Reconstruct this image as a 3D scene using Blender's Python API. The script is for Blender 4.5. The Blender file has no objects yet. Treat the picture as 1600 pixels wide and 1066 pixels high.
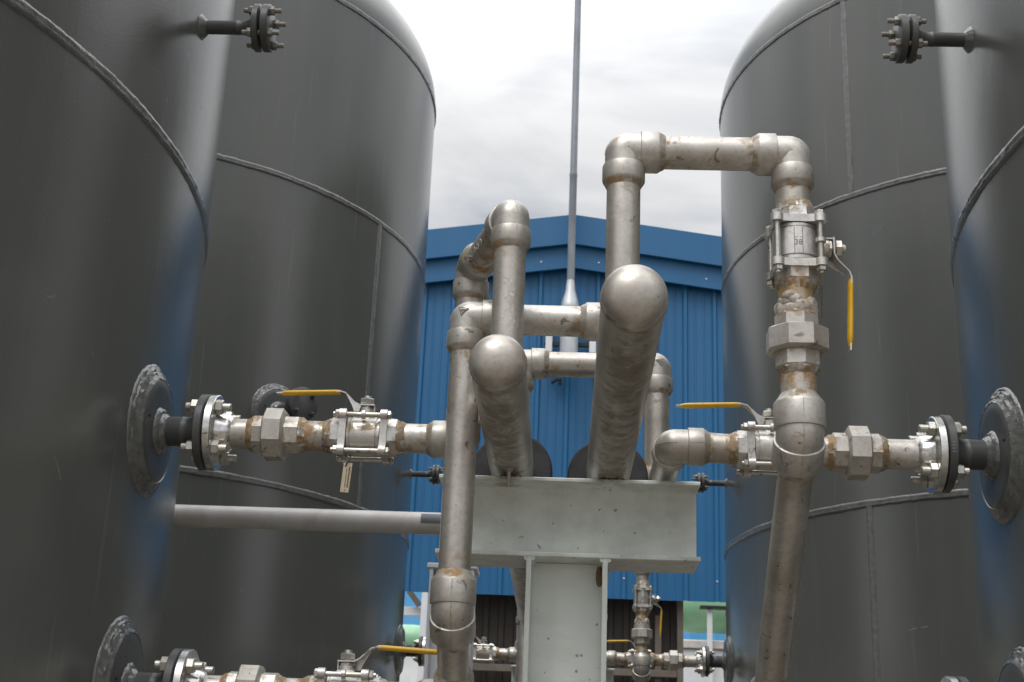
import bpy, math, random
from mathutils import Vector, Matrix

random.seed(7)
PI = math.pi
R = math.radians
scn = bpy.context.scene
col = scn.collection

# ------------------------------------------------------------------ camera
PITCH, ROLL, YAW, LENS = R(18.908), R(2.324), R(2.552), 2154.74 / 1600 * 36
fw = Vector((-math.sin(YAW) * math.cos(PITCH), math.cos(YAW) * math.cos(PITCH), math.sin(PITCH)))
r0 = Vector((math.cos(YAW), math.sin(YAW), 0))
u0 = r0.cross(fw)
cr = r0 * math.cos(ROLL) + u0 * math.sin(ROLL)
cu = -r0 * math.sin(ROLL) + u0 * math.cos(ROLL)
cd = bpy.data.cameras.new('camera')
cam = bpy.data.objects.new('camera', cd)
col.objects.link(cam)
cam.matrix_world = Matrix(((cr.x, cu.x, -fw.x, 0), (cr.y, cu.y, -fw.y, 0), (cr.z, cu.z, -fw.z, 0), (0, 0, 0, 1)))
cd.sensor_width = 36
cd.lens = LENS
cd.clip_start = 0.05
cd.clip_end = 2000
cd.dof.use_dof = True
cd.dof.focus_distance = 2.75
cd.dof.aperture_fstop = 16
scn.camera = cam

# ------------------------------------------------------------------ sky, sun, exposure
SUN_EL, SUN_AZ = R(58), R(205)          # azimuth clockwise from +Y (behind the camera, a little left)
w = bpy.data.worlds.new('World')
scn.world = w
w.use_nodes = True
nt = w.node_tree
nt.nodes.clear()


def N(t, typ, **kw):
    n = t.nodes.new(typ)
    for k, v in kw.items():
        setattr(n, k, v)
    return n


wo = N(nt, 'ShaderNodeOutputWorld')
bg = N(nt, 'ShaderNodeBackground')
bg.inputs['Strength'].default_value = 0.1
sky = N(nt, 'ShaderNodeTexSky', sky_type='NISHITA')
sky.sun_disc = False
sky.sun_elevation = SUN_EL
sky.sun_rotation = SUN_AZ
sky.dust_density = 3
tc = N(nt, 'ShaderNodeTexCoord')
sp = N(nt, 'ShaderNodeSeparateXYZ')
nt.links.new(tc.outputs['Generated'], sp.inputs[0])
zc = N(nt, 'ShaderNodeMath', operation='MAXIMUM')
nt.links.new(sp.outputs['Z'], zc.inputs[0])
zc.inputs[1].default_value = 0.0
za = N(nt, 'ShaderNodeMath', operation='ADD')
nt.links.new(zc.outputs[0], za.inputs[0])
za.inputs[1].default_value = 0.25
cv = N(nt, 'ShaderNodeVectorMath', operation='DIVIDE')
nt.links.new(tc.outputs['Generated'], cv.inputs[0])
cmb = N(nt, 'ShaderNodeCombineXYZ')
for i in range(3):
    nt.links.new(za.outputs[0], cmb.inputs[i])
nt.links.new(cmb.outputs[0], cv.inputs[1])
cmap = N(nt, 'ShaderNodeMapping')
cmap.inputs['Location'].default_value = (3.1, 0.35, 0)
cmap.inputs['Scale'].default_value = (1.0, 1.35, 1)
nt.links.new(cv.outputs[0], cmap.inputs[0])
cn = N(nt, 'ShaderNodeTexNoise')
cn.inputs['Scale'].default_value = 2.3
cn.inputs['Detail'].default_value = 6
cn.inputs['Roughness'].default_value = 0.52
cn.inputs['Distortion'].default_value = 0.35
nt.links.new(cmap.outputs[0], cn.inputs['Vector'])
crp = N(nt, 'ShaderNodeValToRGB')
crp.color_ramp.elements[0].position = 0.36
crp.color_ramp.elements[0].color = (0.50, 0.54, 0.61, 1)
crp.color_ramp.elements[1].position = 0.56
crp.color_ramp.elements[1].color = (1, 1, 1, 1)
nt.links.new(cn.outputs['Fac'], crp.inputs[0])
zm = N(nt, 'ShaderNodeMapRange')         # an overcast sky is brighter overhead than low down
zm.inputs['From Min'].default_value = 0.45
zm.inputs['From Max'].default_value = 1.0
zm.inputs['To Min'].default_value = 7.2
zm.inputs['To Max'].default_value = 28.0
nt.links.new(zc.outputs[0], zm.inputs['Value'])
cm = N(nt, 'ShaderNodeVectorMath', operation='SCALE')
nt.links.new(crp.outputs[0], cm.inputs[0])
nt.links.new(zm.outputs[0], cm.inputs['Scale'])
mx = N(nt, 'ShaderNodeMixRGB')
mx.inputs[0].default_value = 0.94
nt.links.new(sky.outputs[0], mx.inputs[1])
nt.links.new(cm.outputs[0], mx.inputs[2])
nt.links.new(mx.outputs[0], bg.inputs['Color'])
nt.links.new(bg.outputs[0], wo.inputs[0])

ld = bpy.data.lights.new('sun', 'SUN')
ld.energy = 1.2
ld.angle = R(28)
ld.color = (1, 0.97, 0.93)
sun = bpy.data.objects.new('sun', ld)
col.objects.link(sun)
sdir = Vector((math.sin(SUN_AZ) * math.cos(SUN_EL), math.cos(SUN_AZ) * math.cos(SUN_EL), math.sin(SUN_EL)))
sun.rotation_euler = sdir.to_track_quat('Z', 'Y').to_euler()
sun.location = sdir * 30

scn.view_settings.view_transform = 'Standard'
scn.view_settings.look = 'None'
scn.view_settings.exposure = 0.27
scn.view_settings.gamma = 1.0
scn.render.engine = 'CYCLES'
scn.cycles.use_denoising = True
scn.cycles.max_bounces = 8


# ------------------------------------------------------------------ materials
def mat(name):
    m = bpy.data.materials.new(name)
    m.use_nodes = True
    t = m.node_tree
    t.nodes.clear()
    o = N(t, 'ShaderNodeOutputMaterial')
    b = N(t, 'ShaderNodeBsdfPrincipled')
    t.links.new(b.outputs[0], o.inputs[0])
    return m, t, b


def coords(t, scale=(1, 1, 1)):
    c = N(t, 'ShaderNodeTexCoord')
    oi = N(t, 'ShaderNodeObjectInfo')
    ml = N(t, 'ShaderNodeMath', operation='MULTIPLY')
    t.links.new(oi.outputs['Random'], ml.inputs[0])
    ml.inputs[1].default_value = 53
    ad = N(t, 'ShaderNodeVectorMath', operation='ADD')
    t.links.new(c.outputs['Object'], ad.inputs[0])
    t.links.new(ml.outputs[0], ad.inputs[1])
    mp = N(t, 'ShaderNodeMapping')
    mp.inputs['Scale'].default_value = scale
    t.links.new(ad.outputs[0], mp.inputs[0])
    return mp.outputs[0]


def noise(t, vec, scale, detail=4, rough=0.55, dist=0.0):
    n = N(t, 'ShaderNodeTexNoise')
    n.inputs['Scale'].default_value = scale
    n.inputs['Detail'].default_value = detail
    n.inputs['Roughness'].default_value = rough
    n.inputs['Distortion'].default_value = dist
    t.links.new(vec, n.inputs['Vector'])
    return n.outputs['Fac']


def ramp(t, fac, stops):
    r = N(t, 'ShaderNodeValToRGB')
    els = r.color_ramp.elements
    while len(els) < len(stops):
        els.new(0.5)
    for e, (p, c) in zip(els, stops):
        e.position = p
        e.color = (c, c, c, 1) if isinstance(c, (int, float)) else (*c, 1)
    t.links.new(fac, r.inputs[0])
    return r.outputs[0]


def mixc(t, fac, a, b, mode='MIX'):
    m = N(t, 'ShaderNodeMixRGB', blend_type=mode)
    for i, v in enumerate((fac, a, b)):
        if hasattr(v, 'is_output'):
            t.links.new(v, m.inputs[i])
        elif i == 0:
            m.inputs[0].default_value = v
        else:
            m.inputs[i].default_value = (*v, 1)
    return m.outputs[0]


def math_(t, op, a, b=0.0, clamp=False):
    m = N(t, 'ShaderNodeMath', operation=op, use_clamp=clamp)
    for i, v in enumerate((a, b)):
        if hasattr(v, 'is_output'):
            t.links.new(v, m.inputs[i])
        else:
            m.inputs[i].default_value = v
    return m.outputs[0]


def bump(t, b, hgt, strength, dist):
    n = N(t, 'ShaderNodeBump')
    n.inputs['Strength'].default_value = strength
    n.inputs['Distance'].default_value = dist
    t.links.new(hgt, n.inputs['Height'])
    t.links.new(n.outputs[0], b.inputs['Normal'])


def setin(t, b, **kw):
    for k, v in kw.items():
        s = b.inputs[k.replace('_', ' ')]
        if hasattr(v, 'is_output'):
            t.links.new(v, s)
        elif isinstance(v, tuple):
            s.default_value = (*v, 1)
        else:
            s.default_value = v


def stainless(name, lo, hi, metallic, rough, rustgain=1.0, streak=(1, 1, 1), bmp=0.35, soot=None):
    """weathered steel pipe: mottled grey-beige metal, brown heat tint and dirt where the mesh says 'rust'"""
    m, t, b = mat(name)
    v = coords(t, streak)
    big = noise(t, v, 9, 5, 0.6, 0.4)
    fine = noise(t, v, 110, 6, 0.7)
    c = mixc(t, ramp(t, big, [(0.3, 0.0), (0.7, 1.0)]), lo, hi)
    c = mixc(t, ramp(t, fine, [(0.36, 0.38), (0.54, 0.0)]), c, (0.30, 0.275, 0.24))
    at = N(t, 'ShaderNodeAttribute', attribute_name='rust')
    nz = noise(t, v, 34, 6, 0.65, 0.6)
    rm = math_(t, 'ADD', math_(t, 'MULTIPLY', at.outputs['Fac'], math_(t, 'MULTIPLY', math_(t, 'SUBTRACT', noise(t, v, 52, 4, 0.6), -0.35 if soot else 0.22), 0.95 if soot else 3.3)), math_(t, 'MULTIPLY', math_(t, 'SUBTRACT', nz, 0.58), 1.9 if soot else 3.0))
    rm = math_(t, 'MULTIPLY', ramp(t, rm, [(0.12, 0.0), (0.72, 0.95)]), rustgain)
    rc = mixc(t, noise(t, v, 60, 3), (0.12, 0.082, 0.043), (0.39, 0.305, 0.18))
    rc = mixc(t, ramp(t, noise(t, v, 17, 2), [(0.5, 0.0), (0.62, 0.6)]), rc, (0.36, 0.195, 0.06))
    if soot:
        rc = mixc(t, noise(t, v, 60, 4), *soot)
    spots = ramp(t, noise(t, v, 38, 3, 0.5, 0.8), [(0.665, 0.0), (0.70, 0.7)])
    c = mixc(t, spots, c, (0.11, 0.08, 0.055))
    drift = ramp(t, noise(t, v, 3.2, 3, 0.55, 0.8), [(0.46, 0.0), (0.74, 0.38)])
    c = mixc(t, drift, c, (0.30, 0.25, 0.19))
    c = mixc(t, rm, c, rc)
    met = math_(t, 'MULTIPLY', math_(t, 'SUBTRACT', 1.0, math_(t, 'MULTIPLY', rm, 0.85)), metallic)
    ro = math_(t, 'ADD', math_(t, 'ADD', rough - 0.07, math_(t, 'MULTIPLY', big, 0.16)), math_(t, 'MULTIPLY', rm, 0.3))
    setin(t, b, Base_Color=c, Metallic=met, Roughness=ro)
    h = math_(t, 'ADD', math_(t, 'MULTIPLY', fine, 0.4), math_(t, 'MULTIPLY', rm, math_(t, 'MULTIPLY', nz, 1.2)))
    bump(t, b, h, bmp, 0.0012)
    return m


def paint(name, c1, c2, rough, bumps=0.0, bscale=60, spec=0.5, coat=0.0, vary=4.0, metallic=0.0, stretch=(1, 1, 1), bdist=0.001):
    m, t, b = mat(name)
    v = coords(t, stretch)
    n = noise(t, v, vary, 5, 0.6, 0.3)
    f = noise(t, v, bscale, 3, 0.5)
    c = mixc(t, ramp(t, n, [(0.3, 0.0), (0.7, 1.0)]), c1, c2)
    setin(t, b, Base_Color=c, Metallic=metallic,
          Roughness=math_(t, 'ADD', rough - 0.05, math_(t, 'MULTIPLY', n, 0.1)), Specular_IOR_Level=spec, Coat_Weight=coat)
    if bumps:
        bump(t, b, f, bumps, bdist)
    return m


def tank_paint():
    m, t, b = mat('tank_grey_paint')
    v = coords(t)
    vs = coords(t, (1, 1, 0.06))
    big = noise(t, v, 1.3, 4, 0.6, 0.4)
    streak = noise(t, vs, 16, 5, 0.6)
    peel = noise(t, v, 240, 3, 0.6)
    wav = noise(t, v, 5, 2, 0.5)
    c = mixc(t, big, (0.078, 0.0825, 0.0755), (0.105, 0.1095, 0.1005))
    c = mixc(t, ramp(t, streak, [(0.5, 0.0), (0.75, 0.16)]), c, (0.14, 0.14, 0.132))
    sc = ramp(t, noise(t, coords(t, (26, 26, 5)), 3.2, 2, 0.4), [(0.765, 0.0), (0.79, 0.35)])
    c = mixc(t, sc, c, (0.20, 0.20, 0.195))
    drip = ramp(t, noise(t, coords(t, (1, 1, 0.035)), 42, 3, 0.5), [(0.66, 0.0), (0.72, 0.22)])
    c = mixc(t, drip, c, (0.19, 0.19, 0.18))
    chip = ramp(t, noise(t, v, 23, 2, 0.45, 1.5), [(0.775, 0.0), (0.785, 0.7)])
    c = mixc(t, chip, c, (0.17, 0.165, 0.155))
    setin(t, b, Base_Color=c, Specular_IOR_Level=0.70,
          Roughness=math_(t, 'ADD', math_(t, 'ADD', 0.135, math_(t, 'MULTIPLY', big, 0.09)), math_(t, 'MULTIPLY', streak, 0.05)))
    h = math_(t, 'ADD', math_(t, 'MULTIPLY', peel, 0.5), math_(t, 'MULTIPLY', wav, 1.6))
    bump(t, b, h, 0.5, 0.0011)
    return m


M = {}
M['tank'] = tank_paint()
M['weld'] = paint('painted_weld', (0.09, 0.093, 0.087), (0.145, 0.148, 0.14), 0.2, 0.9, 170, 0.8, vary=40, bdist=0.0016)
M['tankfit'] = paint('grey_fitting_paint', (0.058, 0.062, 0.060), (0.082, 0.085, 0.082), 0.38, 0.35, 150, vary=25)
M['pipe'] = stainless('weathered_pipe', (0.40, 0.372, 0.33), (0.64, 0.61, 0.565), 0.6, 0.37)
M['fitting'] = stainless('cast_fitting', (0.44, 0.415, 0.375), (0.63, 0.605, 0.565), 0.56, 0.41)
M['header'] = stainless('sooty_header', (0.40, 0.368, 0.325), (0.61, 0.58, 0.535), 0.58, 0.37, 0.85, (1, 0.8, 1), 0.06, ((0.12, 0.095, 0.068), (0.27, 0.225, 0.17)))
M['amber'] = stainless('amber_stained_pipe', (0.40, 0.36, 0.29), (0.60, 0.55, 0.46), 0.45, 0.34, 1.0, (1, 1, 0.45), 0.3, ((0.17, 0.095, 0.028), (0.47, 0.335, 0.13)))
M['valve'] = stainless('valve_steel', (0.52, 0.505, 0.485), (0.72, 0.705, 0.68), 0.74, 0.38)
M['flange'] = stainless('bright_flange', (0.66, 0.66, 0.65), (0.80, 0.79, 0.775), 0.92, 0.24, 0.5)
M['bolt'] = stainless('zinc_bolt', (0.50, 0.50, 0.46), (0.68, 0.66, 0.60), 0.85, 0.34, 0.8)
M['darkbolt'] = stainless('dull_bolt', (0.16, 0.16, 0.15), (0.30, 0.29, 0.27), 0.4, 0.5, 0.9)
M['grip'] = paint('yellow_grip', (0.56, 0.32, 0.010), (0.72, 0.43, 0.018), 0.42, 0.2, 90, vary=30)
M['rubber'] = paint('black_insulation', (0.020, 0.020, 0.022), (0.045, 0.045, 0.048), 0.62, 0.5, 120, 0.35, vary=14)
M['galv'] = paint('galvanised_steel', (0.40, 0.42, 0.44), (0.55, 0.57, 0.59), 0.45, 0.2, 60, vary=9, metallic=0.5)
M['mast'] = paint('grey_mast_paint', (0.15, 0.17, 0.20), (0.26, 0.285, 0.32), 0.45, vary=5, stretch=(1, 1, 0.4))
M['white'] = paint('white_paint', (0.66, 0.68, 0.70), (0.78, 0.79, 0.80), 0.5, vary=3)
M['pvc'] = paint('grey_white_pipe', (0.46, 0.43, 0.395), (0.70, 0.675, 0.65), 0.4, 0.1, 40, vary=6)
M['labelgrey'] = paint('dark_label', (0.09, 0.095, 0.11), (0.12, 0.125, 0.14), 0.5, vary=20)
M['brown'] = paint('dark_brown_sheet', (0.016, 0.012, 0.009), (0.027, 0.02, 0.015), 0.55, vary=6)
M['jamb'] = paint('brown_frame', (0.10, 0.085, 0.068), (0.14, 0.12, 0.10), 0.6, vary=6)
M['green'] = paint('green_vessel', (0.22, 0.44, 0.26), (0.27, 0.50, 0.31), 0.35, vary=4)
M['skyblue'] = paint('light_blue_sheet', (0.08, 0.32, 0.62), (0.11, 0.38, 0.68), 0.5, vary=3)
M['red'] = paint('red_cover', (0.26, 0.035, 0.02), (0.36, 0.06, 0.03), 0.5, vary=9)
M['tag'] = paint('tan_tag', (0.47, 0.40, 0.27), (0.56, 0.49, 0.35), 0.6, vary=60)
M['ink'] = paint('dark_ink', (0.085, 0.03, 0.022), (0.11, 0.045, 0.03), 0.7, vary=60)
M['black'] = paint('black_plastic', (0.012, 0.012, 0.012), (0.02, 0.02, 0.02), 0.5)
M['mud'] = paint('dried_mud', (0.11, 0.075, 0.04), (0.20, 0.14, 0.08), 0.95, 1.0, 500, vary=200)
M['chalk'] = paint('pale_marking', (0.50, 0.475, 0.43), (0.66, 0.63, 0.58), 0.8, vary=50)
M['gob'] = paint('pasty_weld_lump', (0.20, 0.155, 0.105), (0.56, 0.53, 0.48), 0.62, 0.9, 260, vary=55, bdist=0.002)
M['scuff'] = paint('bare_scratch', (0.24, 0.24, 0.23), (0.34, 0.34, 0.33), 0.5, vary=80)
M['engrave'] = paint('engraved_line', (0.20, 0.185, 0.16), (0.26, 0.24, 0.21), 0.7, vary=50)


def blue_sheet():
    m, t, b = mat('blue_cladding')
    v = coords(t, (1, 1, 0.12))
    n = noise(t, v, 5, 5, 0.6)
    n2 = noise(t, coords(t), 0.9, 4, 0.6)
    c = mixc(t, n, (0.010, 0.098, 0.235), (0.017, 0.130, 0.290))
    c = mixc(t, ramp(t, n2, [(0.45, 0.0), (0.75, 0.25)]), c, (0.045, 0.145, 0.29))
    setin(t, b, Base_Color=c, Roughness=0.42, Specular_IOR_Level=0.45)
    return m


M['blue'] = blue_sheet()


def beam_paint():
    m, t, b = mat('pale_green_paint')
    v = coords(t)
    n = noise(t, v, 6, 5, 0.6, 0.3)
    f = noise(t, v, 160, 3, 0.5)
    c = mixc(t, n, (0.69, 0.735, 0.70), (0.76, 0.80, 0.77))
    sp_ = ramp(t, noise(t, v, 62, 2, 0.4), [(0.71, 0.0), (0.75, 0.8)])
    c = mixc(t, sp_, c, (0.16, 0.17, 0.12))
    at = N(t, 'ShaderNodeAttribute', attribute_name='rust')
    gr = math_(t, 'MULTIPLY', at.outputs['Fac'], ramp(t, noise(t, v, 22, 5, 0.65), [(0.42, 0.0), (0.68, 1.0)]))
    c = mixc(t, gr, c, (0.20, 0.15, 0.09))
    moss = ramp(t, noise(t, coords(t, (1, 1, 3)), 9, 4), [(0.5, 0.0), (0.75, 0.35)])
    c = mixc(t, moss, c, (0.50, 0.56, 0.49))
    setin(t, b, Base_Color=c, Roughness=0.42, Specular_IOR_Level=0.5)
    bump(t, b, math_(t, 'ADD', f, math_(t, 'MULTIPLY', noise(t, v, 45, 3), 1.4)), 0.4, 0.0012)
    return m


M['beam'] = beam_paint()


def concrete():
    m, t, b = mat('concrete_yard')
    v = coords(t)
    n = noise(t, v, 0.8, 8, 0.6)
    c = mixc(t, n, (0.115, 0.095, 0.073), (0.205, 0.175, 0.14))
    setin(t, b, Base_Color=c, Roughness=0.85)
    bump(t, b, noise(t, v, 30, 5), 0.4, 0.01)
    return m


M['ground'] = concrete()


# ------------------------------------------------------------------ mesh builder
def frame(d):
    d = Vector(d).normalized()
    ref = Vector((0, 0, 1)) if abs(d.z) < 0.9 else Vector((0, 1, 0))
    p = (ref - d * ref.dot(d)).normalized()
    return d, p, d.cross(p)


class MB:
    def __init__(s):
        s.v, s.f, s.r = [], [], []

    def add(s, vs, fs, rust=None):
        o = len(s.v)
        s.v += [Vector(x) for x in vs]
        s.f += [tuple(i + o for i in f) for f in fs]
        s.r += list(rust) if rust else [0.0] * len(vs)

    def lathe(s, o, d, prof, seg=40, rot=0.0, rustfn=None, cap0=True, cap1=True, conform=None, sq=1.0):
        """prof: (t, radius, rust, jitter) rings along d from o"""
        d, p, q = frame(d)
        o = Vector(o)
        vs, rs, fs = [], [], []
        for e in prof:
            t, r = e[0], e[1]
            ru = e[2] if len(e) > 2 else 0.0
            j = e[3] if len(e) > 3 else 0.0
            for k in range(seg):
                a = rot + 2 * PI * k / seg
                rr = r + (random.uniform(-j, j) if j else 0)
                tt = t + (random.uniform(-j, j) * 0.6 if j else 0)
                x, y = rr * math.cos(a), rr * math.sin(a) * sq
                if conform:
                    tt += math.sqrt(conform * conform - y * y) - conform
                P = o + d * tt + p * x + q * y
                vs.append(P)
                rs.append(min(1, ru + (rustfn(t, p * math.cos(a) + q * math.sin(a)) if rustfn else 0)))
        n = len(prof)
        for i in range(n - 1):
            for k in range(seg):
                k2 = (k + 1) % seg
                fs.append((i * seg + k, i * seg + k2, (i + 1) * seg + k2, (i + 1) * seg + k))
        if cap0:
            fs.append(tuple(range(seg - 1, -1, -1)))
        if cap1:
            fs.append(tuple((n - 1) * seg + k for k in range(seg)))
        s.add(vs, fs, rs)
        return s

    def tube(s, pts, r, seg=14, rust=0.0, sx=1.0, ref=None, cap=True, jit=0.0):
        pts = [Vector(x) for x in pts]
        n = len(pts)
        rr = r if isinstance(r, (list, tuple)) else [r] * n
        tg = []
        for i in range(n):
            a = pts[max(i - 1, 0)]
            b = pts[min(i + 1, n - 1)]
            tg.append((b - a).normalized())
        p = frame(tg[0])[1] if ref is None else Vector(ref)
        vs, fs = [], []
        for i in range(n):
            p = (p - tg[i] * p.dot(tg[i])).normalized()
            q = tg[i].cross(p)
            for k in range(seg):
                a = 2 * PI * k / seg
                jj = 1 + (random.uniform(-jit, jit) if jit else 0)
                vs.append(pts[i] + (p * math.cos(a) * sx + q * math.sin(a)) * rr[i] * jj)
        for i in range(n - 1):
            for k in range(seg):
                k2 = (k + 1) % seg
                fs.append((i * seg + k, i * seg + k2, (i + 1) * seg + k2, (i + 1) * seg + k))
        if cap:
            fs.append(tuple(range(seg - 1, -1, -1)))
            fs.append(tuple((n - 1) * seg + k for k in range(seg)))
        s.add(vs, fs, [rust] * len(vs))
        return s

    def box(s, lo, hi, c=0.0, rust=0.0, ax=None):
        """axis box with small chamfer c; ax = optional 3 axis vectors + origin for rotated boxes"""
        x0, y0, z0 = lo
        x1, y1, z1 = hi
        vs, fs = [], []
        idx = {}
        c = min(c, 0.45 * min(x1 - x0, y1 - y0, z1 - z0))
        if c <= 0:
            P = [(x, y, z) for x in (x0, x1) for y in (y0, y1) for z in (z0, z1)]
            fs = [(0, 1, 3, 2), (4, 6, 7, 5), (0, 4, 5, 1), (2, 3, 7, 6), (0, 2, 6, 4), (1, 5, 7, 3)]
            vs = P
        else:
            X, Y, Z = (x0, x1), (y0, y1), (z0, z1)
            for i in (0, 1):
                for j in (0, 1):
                    for k in (0, 1):
                        sx_, sy_, sz_ = (1 if i == 0 else -1), (1 if j == 0 else -1), (1 if k == 0 else -1)
                        for m_, P in ((0, (X[i], Y[j] + sy_ * c, Z[k] + sz_ * c)), (1, (X[i] + sx_ * c, Y[j], Z[k] + sz_ * c)), (2, (X[i] + sx_ * c, Y[j] + sy_ * c, Z[k]))):
                            idx[(i, j, k, m_)] = len(vs)
                            vs.append(P)
            g = idx
            for i in (0, 1):
                q = [g[(i, 0, 0, 0)], g[(i, 0, 1, 0)], g[(i, 1, 1, 0)], g[(i, 1, 0, 0)]]
                fs.append(tuple(q if i == 0 else q[::-1]))
                q = [g[(0, i, 0, 1)], g[(1, i, 0, 1)], g[(1, i, 1, 1)], g[(0, i, 1, 1)]]
                fs.append(tuple(q if i == 0 else q[::-1]))
                q = [g[(0, 0, i, 2)], g[(0, 1, i, 2)], g[(1, 1, i, 2)], g[(1, 0, i, 2)]]
                fs.append(tuple(q if i == 0 else q[::-1]))
            for a in (0, 1):
                for b in (0, 1):
                    fs.append((g[(0, a, b, 1)], g[(1, a, b, 1)], g[(1, a, b, 2)], g[(0, a, b, 2)]))
                    fs.append((g[(a, 0, b, 0)], g[(a, 1, b, 0)], g[(a, 1, b, 2)], g[(a, 0, b, 2)]))
                    fs.append((g[(a, b, 0, 0)], g[(a, b, 1, 0)], g[(a, b, 1, 1)], g[(a, b, 0, 1)]))
                    for k in (0, 1):
                        fs.append((g[(a, b, k, 0)], g[(a, b, k, 1)], g[(a, b, k, 2)]))
        if ax:
            ex, ey, ez, o = [Vector(q) for q in ax]
            vs = [o + ex * p[0] + ey * p[1] + ez * p[2] for p in vs]
        s.add(vs, fs, [rust] * len(vs))
        return s

    def prism(s, poly, o, ex, ey, ez, h, rust=0.0):
        """extrude 2D polygon (in ex,ey) by h along ez"""
        o, ex, ey, ez = [Vector(q) for q in (o, ex, ey, ez)]
        n = len(poly)
        vs = [o + ex * a + ey * b for a, b in poly] + [o + ex * a + ey * b + ez * h for a, b in poly]
        fs = [tuple(range(n - 1, -1, -1)), tuple(range(n, 2 * n))]
        for i in range(n):
            j = (i + 1) % n
            fs.append((i, j, n + j, n + i))
        s.add(vs, fs, [rust] * len(vs))
        return s

    def build(s, name, m, parent=None, angle=35, origin=None, fix=True):
        me = bpy.data.meshes.new(name)
        if origin is None:
            o = Vector((0, 0, 0))
        else:
            o = Vector(origin)
        me.from_pydata([tuple(x - o) for x in s.v], [], s.f)
        if fix:
            import bmesh
            bm = bmesh.new()
            bm.from_mesh(me)
            bmesh.ops.recalc_face_normals(bm, faces=bm.faces)
            bm.to_mesh(me)
            bm.free()
        a = me.attributes.new('rust', 'FLOAT', 'POINT')
        a.data.foreach_set('value', s.r)
        me.polygons.foreach_set('use_smooth', [True] * len(me.polygons))
        me.set_sharp_from_angle(angle=R(angle))
        me.materials.append(m)
        ob = bpy.data.objects.new(name, me)
        col.objects.link(ob)
        ob.location = o
        if parent:
            ob.parent = parent
        return ob


def thing(name, label, cat, loc=(0, 0, 0), group=None, mw=None):
    o = bpy.data.objects.new(name, None)
    o.empty_display_size = 0.05
    col.objects.link(o)
    if mw is not None:
        o.matrix_world = mw
    else:
        o.location = loc
    o['label'] = label
    o['category'] = cat
    if group:
        o['group'] = group
    return o


def tag(o, label=None, cat=None, group=None, kind=None):
    for k, v in (('label', label), ('category', cat), ('group', group), ('kind', kind)):
        if v:
            o[k] = v
    return o


def copy_tree(o, parent=None):
    c = o.copy()
    col.objects.link(c)
    c.parent = parent
    for ch in list(o.children):
        copy_tree(ch, c)
    return c


class At:
    """collects parts in world coordinates under a thing whose origin is loc"""
    def __init__(s, name, label, cat, loc, group=None):
        s.loc = Vector(loc)
        s.t = thing(name, label, cat, loc, group)

    def part(s, mb, name, m, parent=None, angle=35):
        mb.v = [x - s.loc for x in mb.v]
        return mb.build(name, m, parent or s.t, angle)


# ------------------------------------------------------------------ dimensions found from the photograph
RP = 0.03015        # pipe radius
RH = 0.0485         # header radius
TR = 1.6896         # tank radius
TXL, TXR = -0.8516 - TR, 0.8647 + TR
TY = 2.698
BAY = 4.635         # distance from the front bay to the rear bay
DZ = 0.075
GZ = -1.5           # ground
LY = 2.70           # depth of the valve lines
UZ, DNZ = 0.711, 0.200   # upper / lower valve line heights
HRX, HRZ, HLX, HLZ = 0.092, 0.7202, -0.1224, 0.7281


# ------------------------------------------------------------------ pipe helpers
def pipe(mb, a, b, r=RP, w0=True, w1=True, rustfn=None, seg=40):
    a, b = Vector(a), Vector(b)
    L = (b - a).length
    pr = [(0, r, 0.55 if w0 else 0.1), (min(0.022, L * 0.3), r, 0.4 if w0 else 0.06), (min(0.05, L * 0.45), r, 0.05)]
    n = max(1, int(L / 0.1))
    for i in range(1, n):
        tt = L * i / n
        if pr[-1][0] + 0.01 < tt < L - 0.05:
            pr.append((tt, r, 0.0))
    if L > 0.12:
        pr.append((L - 0.05, r, 0.03))
    pr += [(L - min(0.022, L * 0.3), r, 0.4 if w1 else 0.06), (L, r, 0.55 if w1 else 0.1)]
    mb.lathe(a, b - a, pr, seg, rustfn=rustfn)
    return mb


def elbow(mb, c, d1, d2, A=0.066, k=0.007, rs=0.0382, rb=0.0342, rp=RP, ch=0.006, ks=0.030):
    c = Vector(c)
    d1, d2 = Vector(d1).normalized(), Vector(d2).normalized()
    turn = (-d1).angle(d2)
    rad = k / math.tan(turn / 2)
    axis = (-d1).cross(d2).normalized()
    cen = c + d1 * k + (axis.cross(-d1)) * rad
    p0 = c + d1 * k
    ks = max(k, ks)
    pts = [c + d1 * (ks + 0.006)]
    ns = 18
    seam = []
    for i in range(ns + 1):
        q = Matrix.Rotation(turn * i / ns, 3, axis)
        v = q @ (p0 - cen)
        pts.append(cen + v)
        seam.append(cen + v * ((rad + rb) / rad))
    pts.append(c + d2 * (ks + 0.006))
    mb.tube(pts, rb, 40, 0.05, ref=axis)
    mb.tube(seam, 0.0009, 6, 0.35)
    for d in (d1, d2):
        mb.lathe(c, d, [(ks - 0.001, rb - 0.001, 0.4), (ks + 0.0004, rs - 0.0005, 0.15), (ks + 0.0016, rs, 0.0), (A - ch, rs, 0.05),
                        (A - ch + 0.0025, rs - 0.0012, 0.3), (A - 0.0005, rp + 0.0045, 0.6, 0.0006), (A + 0.004, rp + 0.0022, 0.75, 0.0009), (A + 0.009, rp - 0.001, 0.6)], 48)
    # parting line over the sockets
    o1 = (seam[0] - pts[1]).normalized()
    o2 = (seam[-1] - pts[-2]).normalized()
    for d, o in ((d1, o1), (d2, o2)):
        mb.tube([c + d * (ks + 0.002) + o * rs, c + d * (A - ch) + o * rs], 0.0007, 6, 0.2)
    return mb


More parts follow.
